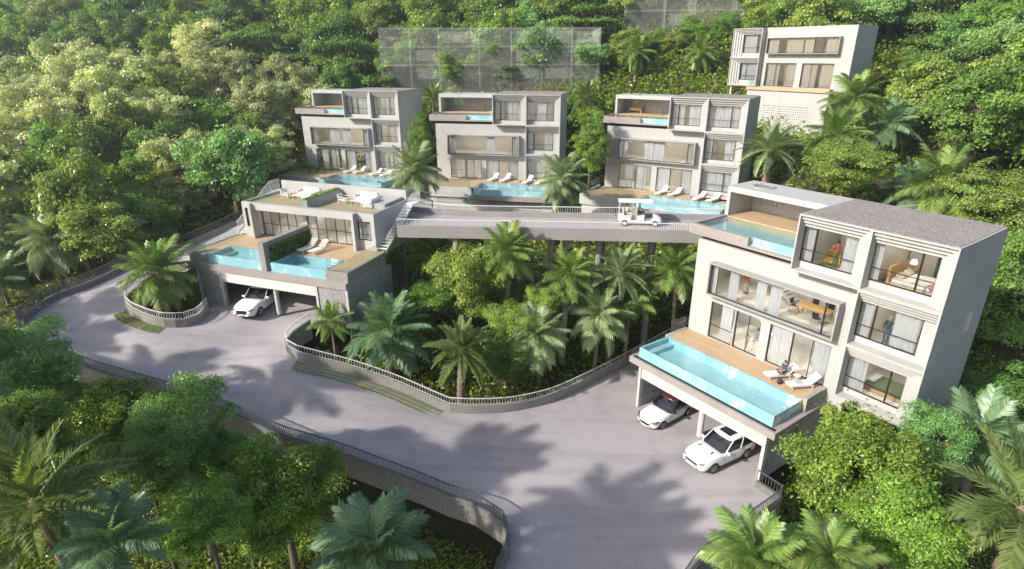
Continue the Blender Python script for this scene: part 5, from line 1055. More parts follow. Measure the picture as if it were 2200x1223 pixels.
t_ = thing('bed', 'double bed with cream covers behind the top right window', 'bed', A_(13.1, 2.6, 9.94), face(0)); obj('base', MB().box(-1.2, 1.2, -.9, .9, .05, .3), M['beige'], t_); obj('mattress', MB().box(-1.15, 1.15, -.88, .88, .302, .55), M['fabric'], t_, bevel=.06); obj('blanket', MB().box(-.2, 1.17, -.9, .9, .5, .58), M['cream'], t_, bevel=.04)
for y in (-.45, .45): obj('pillow', MB().obox((-.85, y, .66), .4, .6, .18, 0, 0, .5), M['beige'], t_, bevel=.06)
obj('headboard', MB().box(-1.35, -1.21, -1.0, 1.0, .05, 1.2), M['timber'], t_)
th_ = obj('throw', MB().obox((0, 0, 0), .5, .7, .14), M['pink'], None, bevel=.05); th_.location = A_(14.0, 1.7, 10.6); th_.rotation_euler = (0, 0, face(0)); tag(th_, 'pink throw on the bed behind the top right window', 'throw')
def lamp(label, loc):
    t = thing('table_lamp', label, 'lamp', loc); obj('lamp_base', MB().lathe((0, 0, 0), [(.1, 0), (.11, .02), (.05, .06), (.06, .2), (.02, .28), (.02, .34)], 12), M['timber'], t, smooth=True); obj('lamp_shade', MB().lathe((0, 0, .32), [(.17, 0), (.12, .24)], 16), M['lit'], t, smooth=True)
t_ = thing('bedside_table', 'small timber bedside table behind the top right window', 'table', A_(12.0, 4.1, 9.94), face(0)); obj('top', MB().box(-.25, .25, -.22, .22, .5, .54), M['timber'], t_); obj('drawer', MB().box(-.23, .23, -.2, .2, .3, .498), M['timber'], t_)
for x in (-.2, .2):
    for y in (-.17, .17): obj('leg', MB().box(x - .02, x + .02, y - .02, y + .02, 0, .298), M['timber'], t_)
lamp('lit white table lamp beside the bed in the top right window', A_(12.0, 4.1, 10.485))
t_ = thing('curtain_panel', 'dark teal curtain hanging at the back of the top right bedroom', 'curtain', A_(13.0, 5.0, 9.94), face(0)); obj('cloth', MB().box(-.2, .2, -.03, .03, .1, 2.8), M['teal'], t_); obj('rod', MB().tube([(-.3, 0, 2.85), (.3, 0, 2.85)], .015, 6), M['black'], t_)
def arm(label, loc, rz, m, nm='armchair'):
    t = thing(nm, label, 'chair', loc, rz); obj('seat', MB().box(-.35, .35, -.35, .3, .2, .42), M[m], t, bevel=.05); obj('backrest', MB().box(-.36, .36, .302, .45, .2, .85), M[m], t, bevel=.05)
    for x in (-.4, .4): obj('arm', MB().box(x - .06, x + .06, -.35, .3, .2, .6), M[m], t, bevel=.03)
    for x in (-.3, .3):
        for y in (-.28, .28): obj('leg', MB().box(x - .02, x + .02, y - .02, y + .02, 0, .198), M['timber'], t)
M['mustard'] = mat('mustard_fabric', (.45, .30, .06), .85)
arm('mustard armchair behind the top left window', A_(8.3, 2.6, 9.94), face(20), 'mustard'); arm('beige armchair behind the right terrace doors', A_(8.6, 3.0, 2.952), face(15), 'beige'); arm('pale armchair behind the right terrace doors near the curtain', A_(9.5, 2.4, 2.952), face(-40), 'fabric')
t_ = thing('low_bed', 'low olive bed behind the lower right window', 'bed', A_(12.9, 2.6, 3.5), face(0)); obj('base', MB().box(-1.1, 1.1, -.8, .8, .05, .25), M['timber'], t_); obj('mattress', MB().box(-1.05, 1.05, -.78, .78, .252, .45), M['olive'], t_, bevel=.05); obj('pillow', MB().obox((-.8, 0, .53), .4, 1.1, .16), M['fabric'], t_, bevel=.05)
t_ = thing('desk', 'dark desk behind the middle right window', 'desk', A_(13.0, 2.3, 6.62), face(0)); obj('desk_top', MB().box(-.7, .7, -.35, .35, .71, .75), M['black'], t_)
for x in (-.62, .62):
    for y in (-.3, .3): obj('leg', MB().box(x - .02, x + .02, y - .02, y + .02, 0, .71), M['black'], t_)
# inner stair seen as white diagonal strings behind the left windows
t_ = thing('inner_stair', 'white inner staircase behind the left windows of the near villa', 'staircase', A_(2.2, 3.4, 0), face(0))
for k in range(16): obj('tread', MB().box(-.1 + k*.24, .16 + k*.24, 0, .9, 9.1 - k*.175, 9.14 - k*.175), M['fabric'], t_); 
for k in range(16): obj('tread', MB().box(-.1 + k*.24, .16 + k*.24, 0, .9, 5.85 - k*.175, 5.89 - k*.175), M['fabric'], t_)
for zt in (9.0, 5.75):
    for y in (-.04, .9):
        mb = MB(); mb.v = [(-.1, y, zt), (3.8, y, zt - 2.75), (3.8, y, zt - 2.5), (-.1, y, zt + .25), (-.1, y + .04, zt), (3.8, y + .04, zt - 2.75), (3.8, y + .04, zt - 2.5), (-.1, y + .04, zt + .25)]; mb.f = [(0,1,2,3),(7,6,5,4),(0,4,5,1),(3,2,6,7),(0,3,7,4),(1,5,6,2)]; obj('stringer', mb, M['fabric'], t_)
# ---------------------------------------------------------------- see-through future blocks on the hill
def ghost(label, px0, px1, py0, py1, Y, yaw, floors, seed):
    a = at(px0, py1, Y); b = at(px1, py1, Y); top = at((px0 + px1)/2, py0, Y).z; w = (b - a).length; z0 = a.z; H = top - z0; rng = random.Random(seed)
    t = thing('clear_block', label, 'building', (a.x, Y, z0), yaw, 'see-through blocks on the hill'); fh = H / floors
    obj('outer_wall', MB().box(0, w, 0, .06, -3, H), M['ghost'], t); obj('outer_wall', MB().box(w - .06, w, .062, 7, -3, H), M['ghost'], t); obj('outer_wall', MB().box(0, .06, .062, 7, -3, H), M['ghost'], t)
    for k in range(1, floors + 1): obj('slab_edge', MB().box(-.1, w + .1, -.14, -.004, k*fh - .16, k*fh + .1), M['ghost_edge'], t)
    for u in (-.08, w - .08): obj('corner_post', MB().box(u, u + .16, -.12, -.006, -3, H - .17), M['ghost_edge'], t)
    u = .8; k0 = 0
    while u < w - 3:
        bw = rng.uniform(3.2, 5.6); e = min(u + bw, w - .5)
        obj('party_wall', MB().box(e + .1, e + .26, .08, 6.5, -1, H - .2), M['ghost'], t); obj('fin', MB().box(e + .1, e + .26, -.3, -.15, -1, H - .3), M['ghost_edge'], t)
        for k in range(floors):
            if rng.random() < .8: obj('window', MB().box(u + .2, e - .2, -.05, -.003, k*fh + .5, (k+1)*fh - .5), M['ghost_dark' if rng.random() < .5 else 'ghost'], t)
        if rng.random() < .5: obj('timber_band', MB().box(u, e, -.35, -.3, fh + .2, fh + .5), M['ghost_wood'], t)
        if k0 % 2 == 0: obj('terrace', MB().box(u, e, -2.2, -.16, fh - .1, fh), M['ghost'], t)
        u = e + rng.uniform(.5, 1.0); k0 += 1
    return t
ghost('wide see-through outline block of unbuilt villas among the trees behind the row', 822, 1287, 60, 178, 94, R(1), 3, 1)
ghost('see-through outline block at the top edge left of the upper villa', 1340, 1640, -60, 64, 105, R(-6), 3, 2)
ghost('faint see-through outline block at the top edge above the upper villa', 1660, 1930, -100, 24, 112, R(-4), 3, 3)
# ceiling lights in the rooms of the villas
def room_lights(fr, spot):
    RN = ['left', 'middle', 'right', 'left', 'middle', 'right']
    for k, (u, v, z) in enumerate(((3, 2.6, 9.43), (5.6, 2.6, 9.43), (8.2, 2.6, 9.43), (2.8, 2.6, 5.89), (5.2, 2.6, 5.89), (8.0, 2.6, 5.89), (9.2, 2.6, 13.1), (13.0, 2.6, 13.1), (13.0, 2.6, 9.7), (13.0, 2.6, 6.4))):
        t = thing('ceiling_lamp', 'ceiling lamp of the %s, ' % spot + ('%s of the %s storey' % (RN[k], 'middle' if k < 3 else 'lowest') if k < 6 else ['top left bay', 'top right bay', 'middle right bay', 'lowest right bay'][k - 6]), 'lamp', wpt(fr, u, v, z), R(fr[3]), 'ceiling lamps of the ' + spot)
        obj('rim', MB().box(-.62, .62, -.42, .42, -.03, 0), M['rail'], t); obj('diffuser', MB().box(-.58, .58, -.38, .38, -.045, -.031), M['downlight'], t)
for fr, spot in ((FR_A, 'near villa'), (FR_1, 'left villa of the row'), (FR_2, 'middle villa of the row'), (FR_3, 'right villa of the row')): room_lights(fr, spot)
# ---------------------------------------------------------------- broadleaf trees
def crown_model(name, seed, rx, rz, nl, nleaf, leaf, m, flat=0.0, spread=1.0):
    """crown about (0,0,0): leaf clusters on many uneven lobes, with gaps; returns mesh and lobe centres"""
    rng = np.random.default_rng(seed); L = []
    while len(L) < nl:
        d = rng.normal(size=3); d /= np.linalg.norm(d); d[2] = d[2] * .9 + .12
        r = rng.uniform(.35, 1.0) ** .6 * (1 + .24 * math.sin(3.1 * d[0] + seed) * math.cos(2.7 * d[1] - seed) + .16 * math.sin(5 * d[2] + seed * 2)); c = d * r * np.array([rx, rx, rz]) * .80 * spread
        if flat: c[2] = round(c[2] / (rz * .5)) * rz * .5 * .9 + rng.normal(0, .1)
        L.append((c, rng.uniform(.11, .27) * rx))
    lob = np.array([c for c, _ in L]); rad = np.array([r for _, r in L]); w = rad ** 2; idx = rng.choice(nl, nleaf, p=w / w.sum())
    d = rng.normal(size=(nleaf, 3)); d /= np.linalg.norm(d, axis=1, keepdims=True); d[:, 2] = np.where(d[:, 2] < -.3, -d[:, 2] * .6, d[:, 2])
    bump = 1 + .28 * np.sin(d[:, 0] * 6 + idx) * np.sin(d[:, 1] * 7 + idx * 2) * np.cos(d[:, 2] * 5)
    rr = rad[idx] * bump * (rng.uniform(.3, 1, nleaf) ** .45); C = lob[idx] + d * rr[:, None] * np.array([1.12, 1.12, .8 if not flat else .42])
    stray = rng.random(nleaf) < .10; C[stray] += rng.normal(0, .10 * rx, (stray.sum(), 3))
    Nr = d * .95 + rng.normal(size=(nleaf, 3)) * .6 + np.array([0, 0, .5])
    V, F = leaf_quads(C, Nr, leaf * rng.uniform(.55, 1.25, nleaf), rng)
    lt = rng.uniform(0, 1, nl); tint = np.clip(.5 * rng.random(nleaf) + .5 * lt[idx] + rng.normal(0, .08, nleaf), 0, 1)
    return mesh_np(name, V, F, m, tint), lob
def trunk_model(name, seed, h, r, lobes, crown_z, m):
    rng = random.Random(seed); mb = MB(); bend = (rng.uniform(-.3, .3), rng.uniform(-.3, .3))
    tp = [(bend[0] * math.sin(t * 3), bend[1] * math.sin(t * 2.5), t * (crown_z + .15 * h)) for t in [i / 7 for i in range(8)]]
    mb.tube([(0, 0, -1.2)] + tp, [r * 1.5] + [r * (1.25 - .95 * i / 7) for i in range(8)], 9)
    lb = MB()
    for k, c in enumerate(lobes[:18]):
        s = Vector((0, 0, -.55 + .1 * (k % 7))); e = Vector(c) * .9; md = s.lerp(e, .5) + Vector((0, 0, .1 * (e - s).length))
        lb.tube([s, s.lerp(md, .6), md, e], [r * .42, r * .3, r * .2, r * .06], 5, cap=False)
    return mb.mesh(name, m, True), lb.mesh('limbs', m, True)
TREES = {}
def tree_kind(key, seed, rx, rz, nl, nleaf, leaf, m, crown_z, flat=0, spread=1.0):
    cm, lob = crown_model('crown', seed, rx, rz, nl, nleaf, leaf, M[m], flat, spread)
    TREES[key] = (cm, *trunk_model('trunk', seed, crown_z, rx * .055 + .06, lob, crown_z, M['bark']), crown_z, rx, rz)
# nominal crown radius 4 m far kinds; near kinds have finer leaves
FARM = ['leaf_mid', 'leaf_dark', 'leaf_yellow', 'leaf_pale', 'leaf_mid', 'leaf_yellow', 'leaf_dark', 'leaf_blue']
for i, m_ in enumerate(FARM): tree_kind('far%d' % i, 100 + i, 4.0, 3.4 if i % 3 else 4.4, 64 + 8 * (i % 4), 19000, .155, m_, 5.2)
tree_kind('pine', 140, 4.0, 3.8, 70, 17000, .14, 'leaf_dark', 6.0, flat=1)
for i, (m_, rz) in enumerate((('leaf_blue', 3.6), ('leaf_mid', 3.0), ('leaf_mid', 3.6), ('leaf_dark', 3.4), ('leaf_yellow', 3.0))): tree_kind('near%d' % i, 200 + i, 3.0, rz, 125, 40000, .08, m_, 4.4)
def tree(kind, x, y, zc, r, label, rz=0, group=None, squash=1.0, name='broadleaf_tree', z0=None):
    """a tree at x, y with its crown centre at height zc and crown radius r"""
    cm, tm, lm, cz, rx, rzz = TREES[kind]; g = gz(x, y) if z0 is None else z0; s = r / rx
    t = thing(name, label, 'tree', (x, y, g), rz, group)
    h = max(zc - g, r * .6); tr = link('trunk', tm, t); tr.scale = (s, s, h / cz); lm_ = link('limbs', lm, t); lm_.location = (0, 0, h); lm_.scale = (s, s, s * squash); c = link('crown', cm, t); c.location = (0, 0, h); c.scale = (s, s, s * squash)
    return t
# ---------------------------------------------------------------- palms
def frond_model(name, seed, droop, n, llen, lw, fwd, ldroop, m, stiff=0.0):
    """a feather frond 1 m long along +x, bending down; leaflets on both sides"""
    rng = np.random.default_rng(seed); V = []; F = []; T = []
    def pt(t): a = droop * t ** 1.5; return np.array([t * (1 - .18 * droop * t), 0, .0 + .10 * t * (1 - t) - droop * .42 * t ** 2.2])
    ts = np.linspace(0, 1, 12); P = np.array([pt(t) for t in ts])
    for i in range(11):
        w0, w1 = .012 * (1 - ts[i] * .8), .012 * (1 - ts[i+1] * .8); b = len(V)
        V += [P[i] + (0, w0, 0), P[i] - (0, w0, 0), P[i+1] - (0, w1, 0), P[i+1] + (0, w1, 0)]; F.append((b, b+1, b+2, b+3)); T.append(.95)
    for i in range(n):
        t = .10 + .9 * (i + .5) / n; p = pt(t); d = pt(min(t + .02, 1)) - pt(t - .02); d /= np.linalg.norm(d)
        L = llen * (math.sin(min(1, (t - .04) * 1.9 + .12) * math.pi / 2)) * (1 - .62 * max(0, t - .45) / .55) * rng.uniform(.85, 1.1)
        for s in (1, -1):
            side = np.array([0, s, 0]); f = fwd * (.7 + .7 * t); v0 = side * (1 - f * .35) + d * f; v0 /= np.linalg.norm(v0); lift = .25 * stiff + rng.normal(0, .10)
            q0 = p; q1 = p + L * .55 * (v0 + np.array([0, 0, lift])); q2 = q1 + L * .45 * (v0 + np.array([0, 0, lift - ldroop * rng.uniform(.7, 1.3)]))
            wv = np.cross(v0, [0, 0, 1.0]); wv = wv / (np.linalg.norm(wv) + 1e-9) * lw; b = len(V); tt = np.clip(rng.uniform(.05, .9), 0, 1)
            V += [q0 - wv * .5, q0 + wv * .5, q1 + wv * .9, q1 - wv * .9, q2 + wv * .12, q2 - wv * .12]; F += [(b, b+1, b+2, b+3), (b+3, b+2, b+4, b+5)]; T += [tt, tt]
    return mesh_np(name, np.array(V), np.array(F), m, np.array(T))
FROND = {}
for key, m_, (n_, ll, lw, fw, ld, st) in (('feather', 'frond', (60, .36, .010, .6, .75, 0)), ('silver', 'frond_silver', (60, .36, .010, .65, .8, 0)), ('blue', 'frond_blue', (54, .34, .012, .6, .5, 0)), ('date', 'frond_olive', (60, .25, .011, .85, .15, 1)), ('datesilver', 'frond_silver', (60, .25, .011, .85, .2, 1)), ('coco', 'frond', (52, .31, .012, .55, .7, 0))):
    FROND[key] = [frond_model('frond', 300 + k, dr, n_, ll, lw, fw, ld, M[m_], st) for k, dr in enumerate((.25, .55, .95))]
FROND['dead'] = [frond_model('frond', 333, 1.1, 40, .16, .012, .9, .5, M['dead'])]
def palm_trunk(seed, h, r, m, lean=(0, 0)):
    mb = MB(); n = max(8, int(h / .22)); pts = []; rad = []
    for i in range(n + 1):
        t = i / n; pts.append((lean[0] * t * t, lean[1] * t * t, -.8 + (h + .8) * t)); rad.append(r * (1.15 - .3 * t) * (1.06 if i % 2 else .95))
    return mb.tube(pts, rad, 10).mesh('trunk', m, True)
def palm(kind, x, y, zc, L, label, nf=26, seed=0, r=None, bark='palm_bark', dead=0, group='palms', lean=(0, 0), up=80, low=-20, z0=None):
    """palm with its crown base at height zc and fronds L long"""
    rng = random.Random(seed * 13 + 7); g = gz(x, y) if z0 is None else z0; h = max(zc - g, .5); t = thing('palm_tree', label, 'palm', (x, y, g), 0, group)
    r = r or .05 * L + .03; dead = dead or rng.randint(1, 4); lean = lean if lean != (0, 0) else (rng.uniform(-.06, .06) * h, rng.uniform(-.06, .06) * h); link('trunk', palm_trunk(seed, h, r, M[bark], lean), t)
    obj('crown_shaft', MB().tube([(lean[0], lean[1], h - .25), (lean[0], lean[1], h + .05), (lean[0], lean[1], h + .28)], [r * .9, r * 1.15, r * .35], 9), M['palm_bark' if kind.startswith('date') else kind_shaft(kind)], t, smooth=True)
    for i in range(nf):
        q = (i + .5) / nf; el = up + (low - up) * q ** .85 + rng.uniform(-7, 7); az = i * 2.39996 + rng.uniform(-.2, .2)
        me = FROND[kind][0 if q < .3 else 1 if q < .7 else 2]; f = link('frond', me, t); f.location = (lean[0], lean[1], h + .1 - .12 * q)
        f.rotation_euler = (rng.uniform(-.35, .35), -R(el), az); s = L * rng.uniform(.86, 1.1) * (.86 + .2 * q if q < .7 else 1.0); f.scale = (s, s, s)
    for i in range(dead):
        f = link('dry_frond', FROND['dead'][0], t); f.location = (lean[0], lean[1], h - .1); f.rotation_euler = (0, R(rng.uniform(50, 82)), i * 2.4); s = L * rng.uniform(.5, .75); f.scale = (s, s, s)
    return t
M['shaft'] = mat('green_crown_shaft', (0.16, 0.19, 0.07), .6, noise=.2)
def kind_shaft(k): return 'shaft' if k in ('feather', 'coco', 'silver', 'blue') else 'palm_bark'
PALMS = [
 # kind, crown px, frond px, Y, label, nf, extras
 ('date', 985, 757, 118, 34.3, 'olive date palm with thick trunk at the tip of the palm garden', 30, dict(r=.27, dead=4)),
 ('blue', 835, 715, 140, 36.6, 'broad blue-green feather palm left of the olive date palm', 30, {}),
 ('coco', 712, 692, 72, 36.8, 'small palm with thin brown trunk in the left corner of the palm garden', 18, dict(r=.1)),
 ('silver', 1160, 722, 108, 37.6, 'dense pale green palm right of the olive date palm', 34, dict(low=-34)),
 ('silver', 1283, 680, 105, 39.4, 'pale green palm beside the railing, second right of the olive date palm', 32, dict(low=-34)),
 ('feather', 1352, 640, 84, 41.0, 'smaller green palm by the railing near the carport', 28, dict(low=-30)),
 ('feather', 1090, 538, 98, 41.2, 'tall green palm rising in front of the bridge fascia', 30, dict(low=-30)),
 ('coco', 1212, 588, 98, 40.6, 'yellow-green palm with thick mottled trunk below the bridge', 22, dict(r=.26, bark='palm_bark_grey')),
 ('datesilver', 1318, 590, 105, 40.9, 'silver-green date palm below the golf cart', 30, dict(r=.24, dead=3)),
 ('feather', 1462, 575, 100, 41.6, 'dark green palm against the left wall of the near villa', 24, {}),
 ('feather', 930, 548, 92, 46.5, 'shaded green palm under the left end of the bridge', 24, {}),
 ('feather', 1010, 560, 70, 46.8, 'half hidden palm in the shade under the bridge', 22, {}),
 ('feather', 345, 590, 122, 40.6, 'single green palm growing in the planter by the hairpin', 34, dict(low=-34, r=.16)),
 ('silver', 105, 515, 108, 46.5, 'silvery palm behind the hairpin railing, nearest the left edge', 30, dict(low=-30)),
 ('blue', 228, 495, 104, 49.5, 'blue-green palm behind the hairpin railing, right of the silvery one', 26, {}),
 ('blue', 0, 600, 92, 44.0, 'blue-green palm cut by the left edge above the hairpin', 24, {}),
 ('silver', 892, 368, 82, 60.5, 'bushy palm between the left and middle villas of the row', 38, dict(low=-60, r=.22)),
 ('silver', 1213, 388, 80, 58.5, 'bushy palm between the middle and right villas of the row', 38, dict(low=-60, r=.22)),
 ('date', 930, 212, 46, 84, 'small palm behind the left villa roof', 24, {}),
 ('date', 1268, 210, 54, 79, 'palm with brown trunk behind the gap right of the middle villa', 26, dict(r=.3)),
 ('coco', 1368, 112, 50, 93, 'tall thin palm on the hill, left of the pair', 28, dict(low=-55, r=.16, bark='palm_bark_grey')),
 ('coco', 1507, 112, 52, 91, 'tall thin palm on the hill, right of the pair', 28, dict(low=-55, r=.16, bark='palm_bark_grey')),
 ('datesilver', 1657, 325, 92, 53, 'date palm with shaggy brown skirt beside the right villa of the row', 32, dict(r=.42, dead=22)),
 ('feather', 1822, 212, 82, 60, 'green palm in front of the base of the upper villa', 26, dict(r=.17, low=-40)),
 ('coco', 1800, 292, 84, 57, 'yellow-green palm just below the upper villa base', 28, dict(low=-34)),
 ('blue', 1915, 268, 80, 58, 'blue-green palm right of the upper villa base', 26, dict(low=-34)),
 ('feather', 2030, 402, 118, 47, 'wide green palm behind the gravel roof of the near villa', 24, dict(r=.2)),
 ('blue', 1962, 408, 84, 48.5, 'half hidden palm left of the wide palm behind the gravel roof', 22, {}),
 ('date', 122, 1085, 245, 16.2, 'large olive palm with shaggy trunk in the lower left corner', 26, dict(r=.19, bark='palm_bark')),
 ('blue', 290, 1165, 150, 15.6, 'blue-green palm beside the large olive palm at lower left', 22, {}),
 ('blue', 790, 1172, 165, 17.6, 'round blue-green palm at the bottom edge below the road parapet', 30, dict(up=70, low=-12)),
 ('feather', 1655, 1215, 150, 16.6, 'green palm at the bottom edge right of the forecourt', 24, dict(up=80, low=0)),
 ('date', 2190, 1092, 240, 18.0, 'large olive palm leaning in at the lower right edge', 24, dict(r=.18)),
 ('blue', 2120, 955, 150, 24.0, 'dark blue-green palm in the shade right of the near villa', 22, {}),
 ('feather', 1765, 1235, 130, 15.5, 'green palm cut by the bottom edge right of the forecourt', 22, dict(up=80, low=0)),
]
for i, (k_, px, py, rp, Y, lab, nf, ex) in enumerate(PALMS):
    c = at(px, py, Y); d = project(c)[2]
    palm(k_, c.x, c.y, c.z, rp * (.86 if py > 850 else .76 if py > 450 else .88) * d / CAM_F, lab, int(nf * 1.1), seed=i + 1, **ex)
# tall palms outside the frame at the left, whose shadows reach across the road
for i, (x, y, zt) in enumerate(((-39, 25, 13), (-44, 33, 13), (-47, 27, 15), (-40, 17, 16), (-22.5, 18.5, 13), (-25.5, 16.5, 15.5), (-19, 13.2, 15.5), (-16.5, 11.5, 14.5), (-30, 25, 12.5))):
    palm('feather', x, y, zt, 3.6, 'tall palm beyond the left edge of the view, %s by distance' % ORD[i], 24, seed=60 + i, r=.2, group='tall palms beyond the left edge', low=-40, lean=(.01, 0))
# ---------------------------------------------------------------- named trees
def ptree(kind, px, py, rp, Y, label, squash=1.0, seed=0, **kw):
    c = at(px, py, Y); d = project(c)[2]; tree(kind, c.x, c.y, c.z, rp * d / CAM_F, label, seed * 1.7, squash=squash, **kw)
ptree('near0', 60, 838, 118, 27.0, 'blue-green leafy tree at the left edge below the hairpin', 1.15, 1)
ptree('near1', 212, 905, 118, 26.0, 'yellow-green spreading tree below the road, second from the left edge', .95, 2)
ptree('near0', 400, 960, 108, 24.4, 'tall blue-green tree with drooping boughs in front of the road railing', 1.3, 3)
ptree('near2', 600, 1075, 140, 22.0, 'wide mid-green tree below the road parapet left of the pier', .95, 4)
ptree('near1', 440, 1120, 105, 19.0, 'green tree in front of the road trees, low at bottom centre left', .8, 5)
ptree('near3', 320, 1010, 90, 20.5, 'dark green tree between the yellow-green and blue-green trees below the road', .9, 31)
ptree('near3', 500, 1010, 70, 24.0, 'shaded green tree behind the wide mid-green tree below the road', 1.1, 32)
ptree('near1', 130, 1000, 85, 21.0, 'green tree behind the large olive palm at lower left', .9, 33)
ptree('near2', 690, 1010, 60, 24.0, 'small green tree against the parapet left of the clear pier', 1.0, 34)
ptree('near3', 40, 930, 100, 21.5, 'shaded green tree at the left edge under the blue-green tree', .9, 6)
ptree('near1', 1840, 1010, 150, 21.5, 'bright green tree in front of the near villa right bays', 1.1, 7)
ptree('near2', 1940, 1130, 130, 18.5, 'green tree right of the forecourt at lower right', .9, 8)
ptree('near0', 2010, 950, 80, 23.5, 'small green tree beside the right stilts of the near villa', .9, 9)
ptree('near3', 2140, 900, 110, 29.0, 'dark tree in the shade right of the near villa side wall', 1.0, 10)
ptree('near4', 1010, 600, 92, 42.0, 'bright yellow-green tree left of the tall palm below the bridge', 1.25, 11)
ptree('near1', 925, 640, 62, 41.5, 'small green tree beside the stilt of the pool house', .8, 12)
ptree('near4', 1100, 690, 62, 38.8, 'low yellow-green bush tree in the middle of the palm garden', .8, 13)
ptree('near4', 1180, 640, 50, 40.0, 'small yellow-green tree before the mottled palm trunk', .9, 14)
ptree('near3', 1090, 770, 70, 37.0, 'low dark leafy tree between the olive and pale palms', .8, 15)
ptree('near4', 1815, 362, 85, 49.5, 'round yellow-green tree behind the near villa terrace roof', .9, 16)
ptree('near2', 1270, 315, 45, 66, 'green tree in the gap between the middle and right villas', 1.6, 17)
ptree('near2', 905, 300, 32, 68, 'green tree in the gap between the left and middle villas', 1.6, 18)
ptree('near4', 2120, 480, 110, 45, 'yellow-green tree behind the right corner of the gravel roof', 1.2, 19)
ptree('near3', 2170, 640, 120, 38, 'deep green tree at the right edge beside the near villa wall', 1.3, 20)
ptree('near4', 1330, 690, 40, 42.5, 'small bright bush tree at the end of the palm garden', .7, 21)
ptree('near3', 400, 640, 45, 43.0, 'dark shrubby tree in the planter behind the single palm', .7, 22)
for i in range(11):
    ptree(['near4', 'near1', 'near0', 'near2'][i % 4], 840 + i * 43, [150, 118, 160, 130][i % 4], [34, 42, 30, 38][i % 4], 96.5 + (i * 1.3) % 3, 'tree showing through the wide see-through block, %s from left' % ORD[i], 1.1, 40 + i, group='trees inside the see-through block')
for i in range(7):
    ptree(['near2', 'near1', 'near3', 'near4'][i % 4], 1335 + i * 36, [118, 98, 128][i % 3], [30, 36, 27][i % 3], 97.5 + (i * 1.7) % 4, 'low leafy tree behind the pair of tall thin palms, %s from left' % ORD[i], .9, 60 + i, group='low trees behind the tall thin palms')
# ---------------------------------------------------------------- hillside forest
KEEP = [(640, 180, 915, 420, 88), (920, 185, 1225, 420, 82), (1285, 190, 1645, 440, 76), (1560, 40, 1900, 260, 84), (815, 55, 1295, 195, 95.5), (1340, 0, 1560, 66, 108), (400, 380, 900, 600, 60), (1480, 380, 2170, 900, 50), (20, 480, 540, 700, 47), (860, 440, 1500, 520, 47), (1610, 250, 1720, 380, 53), (1318, 70, 1420, 200, 94), (1452, 70, 1560, 200, 92), (885, 180, 978, 235, 85), (1210, 175, 1325, 240, 80), (1745, 130, 1900, 340, 62), (1840, 205, 1990, 330, 62), (1880, 320, 2140, 480, 52)]
FP = [(-31, -10, 68, 88), (-12, 8.5, 60, 79), (6, 29, 54, 76), (26, 44, 64, 84), (-27, -7, 36, 57), (8, 27, 24, 49)]
def region(px, py):
    if px < 640: return 'at the top of the left slope' if py < 110 else 'in the middle of the left slope' if py < 280 else 'low on the left slope'
    if px < 820: return 'behind the left villa'
    if px < 1300: return 'behind the see-through block' if py < 190 else 'between the villas of the row'
    if px < 1570: return 'behind the right villa of the row'
    if px < 1900: return 'above the upper villa' if py < 80 else 'below the upper villa'
    return 'at the top of the right slope' if py < 180 else 'lower on the right slope'
def forest():
    rng = random.Random(11); pts = []; spec = []
    names = {'far0': 'mid-green', 'far1': 'deep green', 'far2': 'yellow-green', 'far3': 'haze-pale olive', 'far4': 'fresh green', 'far5': 'golden green', 'far6': 'dark green', 'far7': 'cool green', 'pine': 'flat-boughed dark'}
    for tries in range(26000):
        if len(pts) >= 360: break
        x, y = (rng.uniform(-30, 24), rng.uniform(96, 114)) if tries < 500 else (rng.uniform(-112, -70), rng.uniform(95, 150)) if tries < 900 else (rng.uniform(-115, 115), rng.uniform(44, 165))
        if y < 70 and -26 < x < 27: continue
        if any(a < x < b and c < y < d for a, b, c, d in FP): continue
        if x > 8 and y < 52 and x < 28: continue
        r = rng.uniform(3.0, 5.2) * (1.0 if y < 100 else 1.12)
        if any((x - a)**2 + (y - b)**2 < ((r + c) * .56)**2 for a, b, c in pts): continue
        g = gz(x, y); zc = g + r * rng.uniform(.6, 1.25) + .8; px, py, d = project((x, y, zc)); rp = r * CAM_F / d
        if px + rp < -40 or px - rp > 2240 or py + rp < 0: continue
        if min((poly[:, 0] - x)**2 + (poly[:, 1] - y)**2) < (r * .8)**2 or inside(np.array([x]), np.array([y]), poly)[0]: continue
        if any(px + rp * .95 > k[0] and px - rp * .95 < k[2] and py + rp * .9 > k[1] and py - rp * .95 < k[3] and y < k[4] for k in KEEP): continue
        pts.append((x, y, r)); left = px < 700 and y < 100
        k = rng.choice(['far2', 'far3', 'far3', 'far3', 'far5', 'far3', 'far4', 'pine'] if left and rng.random() < .8 else ['far0', 'far1', 'far4', 'far6', 'far7', 'far2', 'far0', 'pine', 'far5'])  # left slope gets a larger share of the haze-paled leaf colour
        spec.append([px, k, x, y, zc, r, '%s %s tree %s' % ('small' if rp < 48 else 'large' if rp > 66 else 'mid-sized', names[k], region(px, py)), region(px, py), rng.uniform(0, 6.28), rng.uniform(.9, 1.5)])
    spec.sort(key=lambda q: q[0]); cnt = {}
    for q in spec: cnt[q[6]] = cnt.get(q[6], 0) + 1
    seen = {}
    for px, k, x, y, zc, r, lab, reg, a, sq in spec:
        seen[lab] = seen.get(lab, 0) + 1
        tree(k, x, y, zc, r, lab + (', %s from left' % ORD[seen[lab] - 1] if cnt[lab] > 1 else ''), a, 'forest trees ' + reg, squash=sq, name='pine_tree' if k == 'pine' else 'forest_tree')
    return pts
FOREST = forest()
